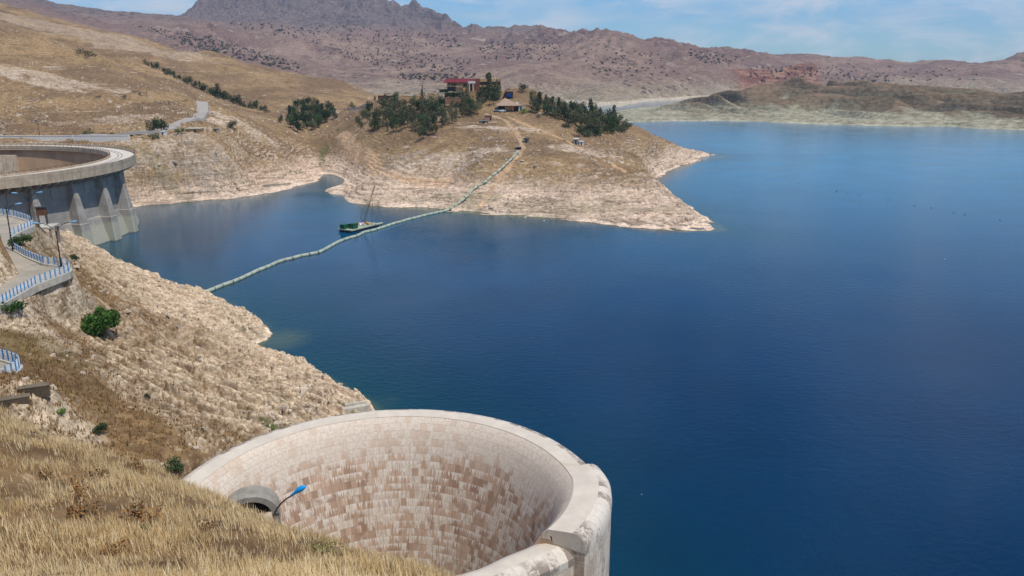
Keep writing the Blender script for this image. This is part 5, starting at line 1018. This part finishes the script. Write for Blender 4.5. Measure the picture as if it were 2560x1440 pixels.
# cars
def car(px, py, mat, label, rz, L=4.3):
    g = MH(px, py); root = empty('parked_car', (g[0], g[1], g[2] + .05), rz, label, 'car', 'cars parked on the headland')
    b = MB(); n = 0; pr_ = [(-L / 2, .35), (-L / 2, .85), (-L * .32, 1.0), (-L * .2, 1.45), (L * .18, 1.5), (L * .33, .98), (L / 2, .8), (L / 2, .35)]
    for y, k in ((-.85, 1), (.85, 1)): b.v += [(x, y * (1 if z < 1.1 else .86), z) for x, z in pr_]
    m = len(pr_); b.f = [tuple(range(m)), tuple(range(2 * m - 1, m - 1, -1))] + [(i, (i + 1) % m, m + (i + 1) % m, m + i) for i in range(m)]; b.build('body', mat, root)
    for s in (-1, 1): b = MB(); b.box((-.05, s * .79, 1.2), (L * .42, .08, .36)); b.build('window', M_glass, root)
    b = MB(); b.box((L * .27, 0, 1.22), (.5, 1.35, .3)); b.build('windscreen', M_glass, root)
    for x in (-L * .31, L * .31):
        for s in (-1, 1): b = MB(); b.tube([(x, s * .7, .33), (x, s * .9, .33)], .33, 12); b.build('wheel', M_tyre, root)
car(1242, 279, M_silver, 'silver car parked left of the white car, by the pointed-roof hut', .2, 4.6); car(1256, 280, M_white, 'low white car parked right of the silver car, by the pointed-roof hut', .05); car(1028, 242, M_white, 'white car parked alone behind the low wall left of the house', .1)

# ================================================================== floating pipeline
wp = [(857, 600), (840, 607), (800, 630), (745, 641), (700, 653), (660, 670), (620, 688), (580, 705), (545, 718), (520, 728), (498, 738)][::-1]
wp += [(879, 593), (901, 587), (911, 580), (932, 576), (957, 568), (992, 557), (1020, 549), (1086, 533), (1117, 527)]
W3 = [np.array([*atz(x, y, .25)[:2], .25]) for x, y in wp]
for x, y in [(1129, 521), (1151, 506), (1170, 490), (1182, 475), (1198, 463), (1214, 457), (1226, 441), (1242, 432), (1264, 413), (1282, 396), (1295, 379)]: 
    h_ = MH(x, y + 3); W3.append(np.array([h_[0], h_[1], h_[2] + .9]))
W3 = np.array(W3); seg = np.linalg.norm(np.diff(W3, axis=0), axis=1); S = np.r_[0, np.cumsum(seg)]; nseg = min(96, int(S[-1] / 3.7)); L = S[-1] / nseg
root = empty('floating_pipeline', tuple(W3[0]), 0, 'long pale green segmented pipeline floating on the lake and climbing the headland', 'pipeline'); o0 = Vector(W3[0]); rj = random.Random(4)
pts = [Vector([float(np.interp(k * L, S, W3[:, i])) for i in range(3)]) for k in range(nseg + 1)]
for k in range(1, nseg):
    if pts[k].z < .3: pts[k] += Vector((rj.uniform(-.25, .25), rj.uniform(-.5, .5), 0))
for k in range(nseg):
    a, c = pts[k] - o0, pts[k + 1] - o0; d = (c - a).normalized(); b = MB(); a2, c2 = a + d * .12, c - d * .12; b.tube([a2, a2 + d * .15, c2 - d * .15, c2], [.42, .62, .62, .42], 10); s_ = b.build('segment', M_pipe, root, True)
    b = MB(); b.tube([c - d * .3, c + d * .3], .47, 8); b.build('coupling', M_dark, root)
# ================================================================== barge
c0 = atz(866, 584, 0)[:2]; c1 = atz(938, 566, 0)[:2]; cen = (np.array(c0) + c1) / 2 + np.array([-1.2, 2.5]); ang = math.atan2(c1[1] - c0[1], c1[0] - c0[0]); Lb = float(np.hypot(*(np.array(c1) - c0)))
bg_ = empty('work_barge', (cen[0], cen[1], 0), ang, 'green work barge with containers and a tall crane boom on the lake', 'barge')
b = MB()
for y in (-2.6, 0, 2.6): b.tube([(-Lb / 2, y, .15), (-Lb / 2 + .8, y, .15), (Lb / 2 - .8, y, .15), (Lb / 2, y, .15)], [.35, .75, .75, .35], 10)
b.build('pontoon', M_dark, bg_, True); b = MB(); b.box((0, 0, .95), (Lb, 7.2, .35)); b.build('deck', M_pipe, bg_)
for (x, y, l, w, h) in ((-Lb / 2 + 1.4, 1.4, 2.4, 2.2, 1.6), (-Lb / 2 + 3.6, -1.5, 2.8, 2.4, 1.9), (-Lb / 2 + 5.2, .9, 2.2, 1.9, 1.3)): b = MB(); b.box((x, y, 1.14 + h / 2), (l, w, h)); b.box((x, y, 1.14 + h + .06), (l + .1, w + .1, .12)); b.build('container', M_green, bg_)
for (x, y) in ((.6, 1.6), (Lb * .22, -1.4), (Lb * .28, .4), (Lb * .15, 2.2)): b = MB(); b.tube([(x - .5, y, 1.55), (x + .5, y, 1.55)], .42, 10); b.build('winch', M_orange, bg_)
for (x, y) in ((Lb * .08, -.5), (Lb * .18, 1.2)): b = MB(); b.tube([(x - 1.6, y, 1.5), (x - 1.4, y, 1.5), (x + 1.4, y, 1.5), (x + 1.6, y, 1.5)], [.2, .38, .38, .2], 8); b.build('float', M_white, bg_, True)
b = MB(); b.tube([(Lb / 2 - 2.5, -3.2, .9), (Lb / 2 + 3, -2.2, .6)], .5, 8); b.build('pipe_stub', M_pipe, bg_)
M_steel = simple('grey lattice steel', C(70, 66, 66), .6, .1, 2); b = MB(); Yb = float(cen[1]); inv = Matrix.Rotation(-ang, 4, 'Z') @ Matrix.Translation((-cen[0], -cen[1], 0))
loc = lambda x, y: inv @ Vector(atY(x, y, Yb))
A_, B_ = loc(908, 562), loc(937, 464); d = (B_ - A_); u = Vector((0, 1, 0)).cross(d).normalized()
for sgn_ in (-1, 1):
    for yy in (-.3, .3): b.bar(A_ + u * .35 * sgn_ + Vector((0, yy, 0)), B_ + u * .12 * sgn_ + Vector((0, yy * .3, 0)), .055)
for k in range(14):
    t = k / 14; t2 = (k + 1) / 14; sg = 1 if k % 2 else -1; b.bar(A_.lerp(B_, t) + u * .35 * (1 - t * .6) * sg, A_.lerp(B_, t2) - u * .35 * (1 - t2 * .6) * sg, .035); b.bar(A_.lerp(B_, t) + u * .35 * (1 - t * .6), A_.lerp(B_, t) - u * .35 * (1 - t * .6), .03)
b.build('crane_boom', M_steel, bg_); b = MB(); b.bar(loc(905, 562), loc(901, 540), .07); b.bar(loc(912, 562), loc(901, 540), .05); b.bar(loc(901, 540), B_, .025); b.bar(loc(901, 545), loc(914, 560), .05); b.build('gantry', M_steel, bg_)
b = MB(); b.bar(loc(929, 564), loc(932, 492), .08, 6); b.bar(loc(932, 492), B_, .02); b.build('mast', M_rust, bg_)
# buoys
for (x, y, l) in ((1313, 545, 'small pale buoy near the headland beach, left of the other'), (1360, 552, 'small pale buoy near the headland beach, right of the other'), (2091, 478, 'tiny dark buoy alone in the open lake on the right'), (1604, 1236, 'tiny pale float alone on the near water right of the spillway'), (2362, 648, 'tiny orange float far out at the right')):
    g = atz(x, y, 0); s = .6 if g[1] > 300 else (.25 if g[1] > 200 else .12); root = empty('buoy', tuple(g), 0, l, 'buoy'); root.scale = (s, s, s); b = MB(); b.tube([(0, 0, -.5), (0, 0, -.3), (0, 0, .1), (0, 0, .4), (0, 0, .6)], [.2, .5, .62, .42, .1], 12); b.build('float', M_dark if '2091' in str(x) else M_plaster, root, True); b = MB(); b.tube([(0, 0, .55), (0, 0, .95)], .09, 6); b.build('mast', M_rust, root)

for i, (x, y) in enumerate([(1880, 439), (1902, 441), (1920, 446), (1932, 448), (1994, 459), (2006, 462), (2040, 467), (2120, 484), (2148, 489), (2220, 500), (2286, 515), (2328, 520), (2384, 532), (2412, 537), (2500, 551)]):
    g = atz(x, y, 0); root = empty('net_float', tuple(g), 0, 'tiny dark float in the loose line across the open lake', 'float', 'dark floats in a line on the lake'); b = MB(); b.tube([(0, 0, -.2), (0, 0, 0), (0, 0, .15), (0, 0, .22)], [.15, .3, .25, .1], 8); b.build('body', M_dark, root)
# ================================================================== loose stones (nobody could count them)
def stones(name, pc, X, Y, size, mat, label, sink=.25):
    r = np.random.default_rng(5); n = len(X); Z = pc.h(X, Y); base = np.array([(-1, -1, -1), (1, -1, -1), (1, 1, -1), (-1, 1, -1), (-.8, -.8, 1), (.8, -.8, 1), (.8, .8, 1), (-.8, .8, 1)]) * .5
    V = base[None] * (1 + r.normal(size=(n, 8, 3)) * .22) * size[:, None, None] * (np.array([1, 1, .6]) * (.7 + .6 * r.random((n, 1, 3)))); a = r.random(n) * 6.28; c, s = np.cos(a)[:, None], np.sin(a)[:, None]
    V = np.stack([V[..., 0] * c - V[..., 1] * s, V[..., 0] * s + V[..., 1] * c, V[..., 2] + V[..., 0] * (r.random((n, 1)) - .5) * .8], -1); V += np.stack([X, Y, Z + size * (.3 - sink)], -1)[:, None]
    q = np.array([(3, 2, 1, 0), (4, 5, 6, 7), (0, 1, 5, 4), (1, 2, 6, 5), (2, 3, 7, 6), (3, 0, 4, 7)]); Fc = (q[None] + (np.arange(n) * 8)[:, None, None]).reshape(-1, 4)
    me = raw_mesh(name, V.reshape(-1, 3), Fc, False); me.materials.append(mat); o = bpy.data.objects.new(name, me); col.objects.link(o); set_props(o, label, 'stones', kind='stuff')
def stone_mat(name, a, b_):
    m, N, p = new_mat(name); g = N.add('ShaderNodeNewGeometry'); n = N.noise(g.outputs['Position'], 1.1, 5, .7); ri = g.outputs['Random Per Island']; setc(N, p, N.mix(N.math('MULTIPLY_ADD', ri, .7, N.math('MULTIPLY', n, .3)), a, b_), .95, n, .4, .04, .1); return m
r = np.random.default_rng(21); n = 60000; Y = np.exp(r.uniform(math.log(60), math.log(270), n)); X = (r.uniform(-.75, .15, n)) * Y
zb = bank.base(X, Y); dens = .12 + .88 * sst(zb, 24, 14); pat = fbm(X / 9, Y / 9, 3, .5, 12); keep = (r.random(n) < .6 * dens * sst(pat, -.1, .8)) & (sdpoly(X, Y, bank_shore) > .5) & (sdpoly(X, Y, roadApoly) < -1.5) & (sdpoly(X, Y, terrp) < -1) & (np.hypot(X - SPC[0], Y - SPC[1]) > 24) & (np.hypot(X - DAMC[0], Y - DAMC[1]) > 88)
X, Y = X[keep], Y[keep]; stones('bank_rubble', bank, X, Y, .16 + .6 * r.random(len(X)) ** 3 * (1 + 1.2 * (r.random(len(X)) > .96)), stone_mat('bank stone', C(138, 120, 102), C(212, 196, 174)), 'broken pale stones strewn over the near bank')
n = 30000; Y = np.exp(r.uniform(math.log(320), math.log(760), n)); X = (r.uniform(-.72, .28, n)) * Y; zb = mid.base(X, Y); pat = fbm(X / 28, Y / 28, 4, .55, 14)
keep = (r.random(n) < .06 + .7 * sst(pat, .1, .7)) & (sdpoly(X, Y, mid_shore) > 2) & (np.hypot(X - DAMC[0], Y - DAMC[1]) > 92); X, Y = X[keep], Y[keep]; stones('hill_stones', mid, X, Y, .45 + 1.1 * r.random(len(X)) ** 3, stone_mat('hill stone', C(132, 112, 94), C(212, 196, 176)), 'pale stones scattered over the hillside and headland')
# low dry tufts of the bank
def tufts(name, pc, X, Y, hgt, mat, label, blades=5, wid=.05, cat='grass'):
    r = np.random.default_rng(8); n = len(X); Z = pc.h(X, Y); m = n * blades; bx = np.repeat(X, blades) + r.normal(size=m) * .3 * np.repeat(hgt, blades); by = np.repeat(Y, blades) + r.normal(size=m) * .3 * np.repeat(hgt, blades); bz = np.repeat(Z, blades) - .05; H_ = np.repeat(hgt, blades) * (.5 + .7 * r.random(m))
    a = r.random(m) * 6.28; dx, dy = np.cos(a), np.sin(a); le = .15 + .45 * r.random(m); W_ = wid * (.6 + .8 * r.random(m)); P = np.stack([bx, by, bz], -1); w = np.stack([-dy, dx, 0 * dx], -1) * W_[:, None] * .5; up = np.stack([dx * le * H_ * .4, dy * le * H_ * .4, H_ * .55], -1); tip = np.stack([dx * le * H_, dy * le * H_, H_], -1)
    V = np.stack([P - w, P + w, P + up + w * .8, P + up - w * .8, P + tip + w * .15, P + tip - w * .15], 1).reshape(-1, 3); i = (np.arange(m) * 6)[:, None]; Fc = np.concatenate([i + np.array([0, 1, 2, 3]), i + np.array([3, 2, 4, 5])])
    me = raw_mesh(name, V, Fc, True); me.materials.append(mat); o = bpy.data.objects.new(name, me); col.objects.link(o); set_props(o, label, cat, kind='stuff')
def straw_mat(name, cs):
    m, N, p = new_mat(name); g = N.add('ShaderNodeNewGeometry'); pos = g.outputs['Position']; ri = g.outputs['Random Per Island']; n = N.noise(pos, .28, 4, .6); n2 = N.noise(pos, 1.6, 3, .6)
    c = N.mix(N.step(N.math('ADD', N.math('MULTIPLY', n, .7), N.math('MULTIPLY', ri, .3)), .35, .66), cs[0], cs[1]); c = N.mix(N.math('MULTIPLY', N.step(n2, .54, .66), .6), c, cs[2]); c = N.mix(N.step(ri, .86, .98), c, cs[3]); setc(N, p, c, .8, spec=.15)
    tr = N.add('ShaderNodeBsdfTranslucent', {'Color': c}); mx = N.add('ShaderNodeMixShader', {0: .3, 1: p.outputs[0], 2: tr.outputs[0]}); out = [q for q in N.n if q.bl_idname == 'ShaderNodeOutputMaterial'][0]; N.l.new(mx.outputs[0], out.inputs[0]); return m
M_straw = straw_mat('dry straw', (C(206, 176, 124), C(238, 214, 166), C(158, 128, 90), C(250, 234, 196)))
M_tuft = straw_mat('bank tuft', (C(138, 108, 70), C(164, 132, 88), C(112, 96, 56), C(176, 148, 104)))
n = 26000; Y = np.exp(r.uniform(math.log(55), math.log(230), n)); X = r.uniform(-.75, -.1, n) * Y; zb = bank.base(X, Y); keep = (r.random(n) < .05 + .95 * sst(zb, 15, 24)) & (zb > 3) & (sdpoly(X, Y, bank_shore) > 4) & (sdpoly(X, Y, roadApoly) < -.8) & (sdpoly(X, Y, terrp) < -.6) & (np.hypot(X - SPC[0], Y - SPC[1]) > 23.5) & (np.hypot(X - DAMC[0], Y - DAMC[1]) > 88)
X, Y = X[keep], Y[keep]; tufts('bank_grass', bank, X, Y, .22 + .3 * r.random(len(X)), M_tuft, 'low dry brown grass on the bank', 4, .09)
# the golden grass in front of the camera
n = 90000; Y = np.exp(r.uniform(math.log(6.5), math.log(40), n)); X = r.uniform(-.74, .02, n) * Y; clump = fbm(X / 1.6, Y / 1.6, 3, .55, 20); bare = sst(fbm(X / 2.6, Y / 2.6, 4, .55, 23), .6, .15)
keep = r.random(n) < np.clip(.35 + .5 * clump, .1, 1) * (Y / 40) ** .25 * (.15 + .85 * bare); X, Y, clump = X[keep], Y[keep], clump[keep]; tufts('golden_grass', bank, X, Y, (.17 + .20 * r.random(len(X)) + .09 * np.clip(clump, -1, 1)) * (.75 + .25 * sst(Y, 8, 18)), M_straw, 'long dry golden grass covering the foreground slope', 8, .016)
# ================================================================== far scrub
sm, _ = crown_mesh('scrub', 'bush', 46, .16, 41, L_scrub); sm2, _ = crown_mesh('scrub', 'bush', 46, .16, 42, L_scrub)
def scrub_pts(poly, n, pc, y0, y1, seed):
    rr = random.Random(seed); xs = [p[0] for p in poly]; ys = [p[1] for p in poly]; out = []
    XY = []
    for _ in range(n * 6):
        x, y = rr.uniform(min(xs), max(xs)), rr.uniform(min(ys), max(ys))
        if inpoly(x, y, poly): XY.append((x, y))
        if len(XY) >= n: break
    for x, y in XY:
        g = pc.hit(x, y, y0, y1, 260)
        if g: out.append(g)
    return out
zones = [([(330, 60), (520, 90), (760, 165), (740, 180), (600, 150), (480, 120)], 160), ([(780, 120), (1000, 120), (1180, 150), (1150, 185), (950, 170)], 110), ([(560, 60), (850, 60), (1150, 90), (1150, 120), (800, 110)], 110), ([(1690, 118), (1840, 140), (1850, 165), (1760, 160)], 26), ([(1860, 165), (2130, 165), (2160, 200), (1880, 205)], 46), ([(1450, 120), (1650, 130), (1700, 190), (1480, 190)], 34), ([(2150, 165), (2450, 175), (2450, 200), (2160, 205)], 22), ([(1000, 186), (1190, 184), (1180, 200), (1010, 202)], 50), ([(1200, 100), (1400, 110), (1400, 150), (1200, 150)], 60)]
sc_all = []
for zi, (poly, n) in enumerate(zones): sc_all += [(*g, zi) for g in scrub_pts(poly, int(n * 2.2), far2, 1450, 6000, 50 + zi)]
sc_all.sort(key=lambda g: g[1]); rr = random.Random(77); rest = []
for i, g in enumerate(sc_all):
    s = rr.uniform(4.5, 9) * (1 if g[1] < 3200 else 1.35)
    if i < 280:
        o = bpy.data.objects.new('scrub_bush', (sm, sm2)[i % 2]); col.objects.link(o); o.location = (g[0], g[1], g[2] - .3); o.scale = (s, s, s * .8); o.rotation_euler = (0, 0, rr.random() * 6); zn = ['on the slope behind the tree row', 'at the foot of the mountain', 'high on the mountain foot', 'on the far skyline ridge at the right', 'on the reddish far hill', 'on the far hills above the headland', 'on the far right hills', 'near the far village', 'on the far middle ridge'][g[3]]; set_props(o, 'small dark scrub bush ' + zn, 'bush', 'scrub bushes ' + zn)
    else: rest.append((g, s))
vv = np.empty(len(sm.vertices) * 3, np.float32); sm.vertices.foreach_get('co', vv); vv = vv.reshape(-1, 3)
if rest:
    V = np.concatenate([vv * np.array([s, s, s * .8]) + np.array([g[0], g[1], g[2] - .3]) for g, s in rest]); me = raw_mesh('distant_scrub', V, np.arange(len(V)).reshape(-1, 4), False); me.materials.append(L_scrub); o = bpy.data.objects.new('distant_scrub', me); col.objects.link(o); set_props(o, 'fine dark scrub covering the foot of the mountain', 'scrub', kind='stuff')
# ================================================================== air
b = MB(); b.box((0, 3900, 290), (13000, 8200, 602)); hm = bpy.data.materials.new('haze'); hm.use_nodes = True; hm.node_tree.nodes.clear(); NH = NT(hm.node_tree); pv_ = NH.add('ShaderNodeVolumePrincipled', {'Color': (.62, .74, 1, 1), 'Density': .000065, 'Anisotropy': .2}); ho = NH.add('ShaderNodeOutputMaterial'); NH.l.new(pv_.outputs[0], ho.inputs['Volume'])
hz = b.build('haze', hm, None, kind='stuff', label='thin blue haze over the lake', cat='haze')
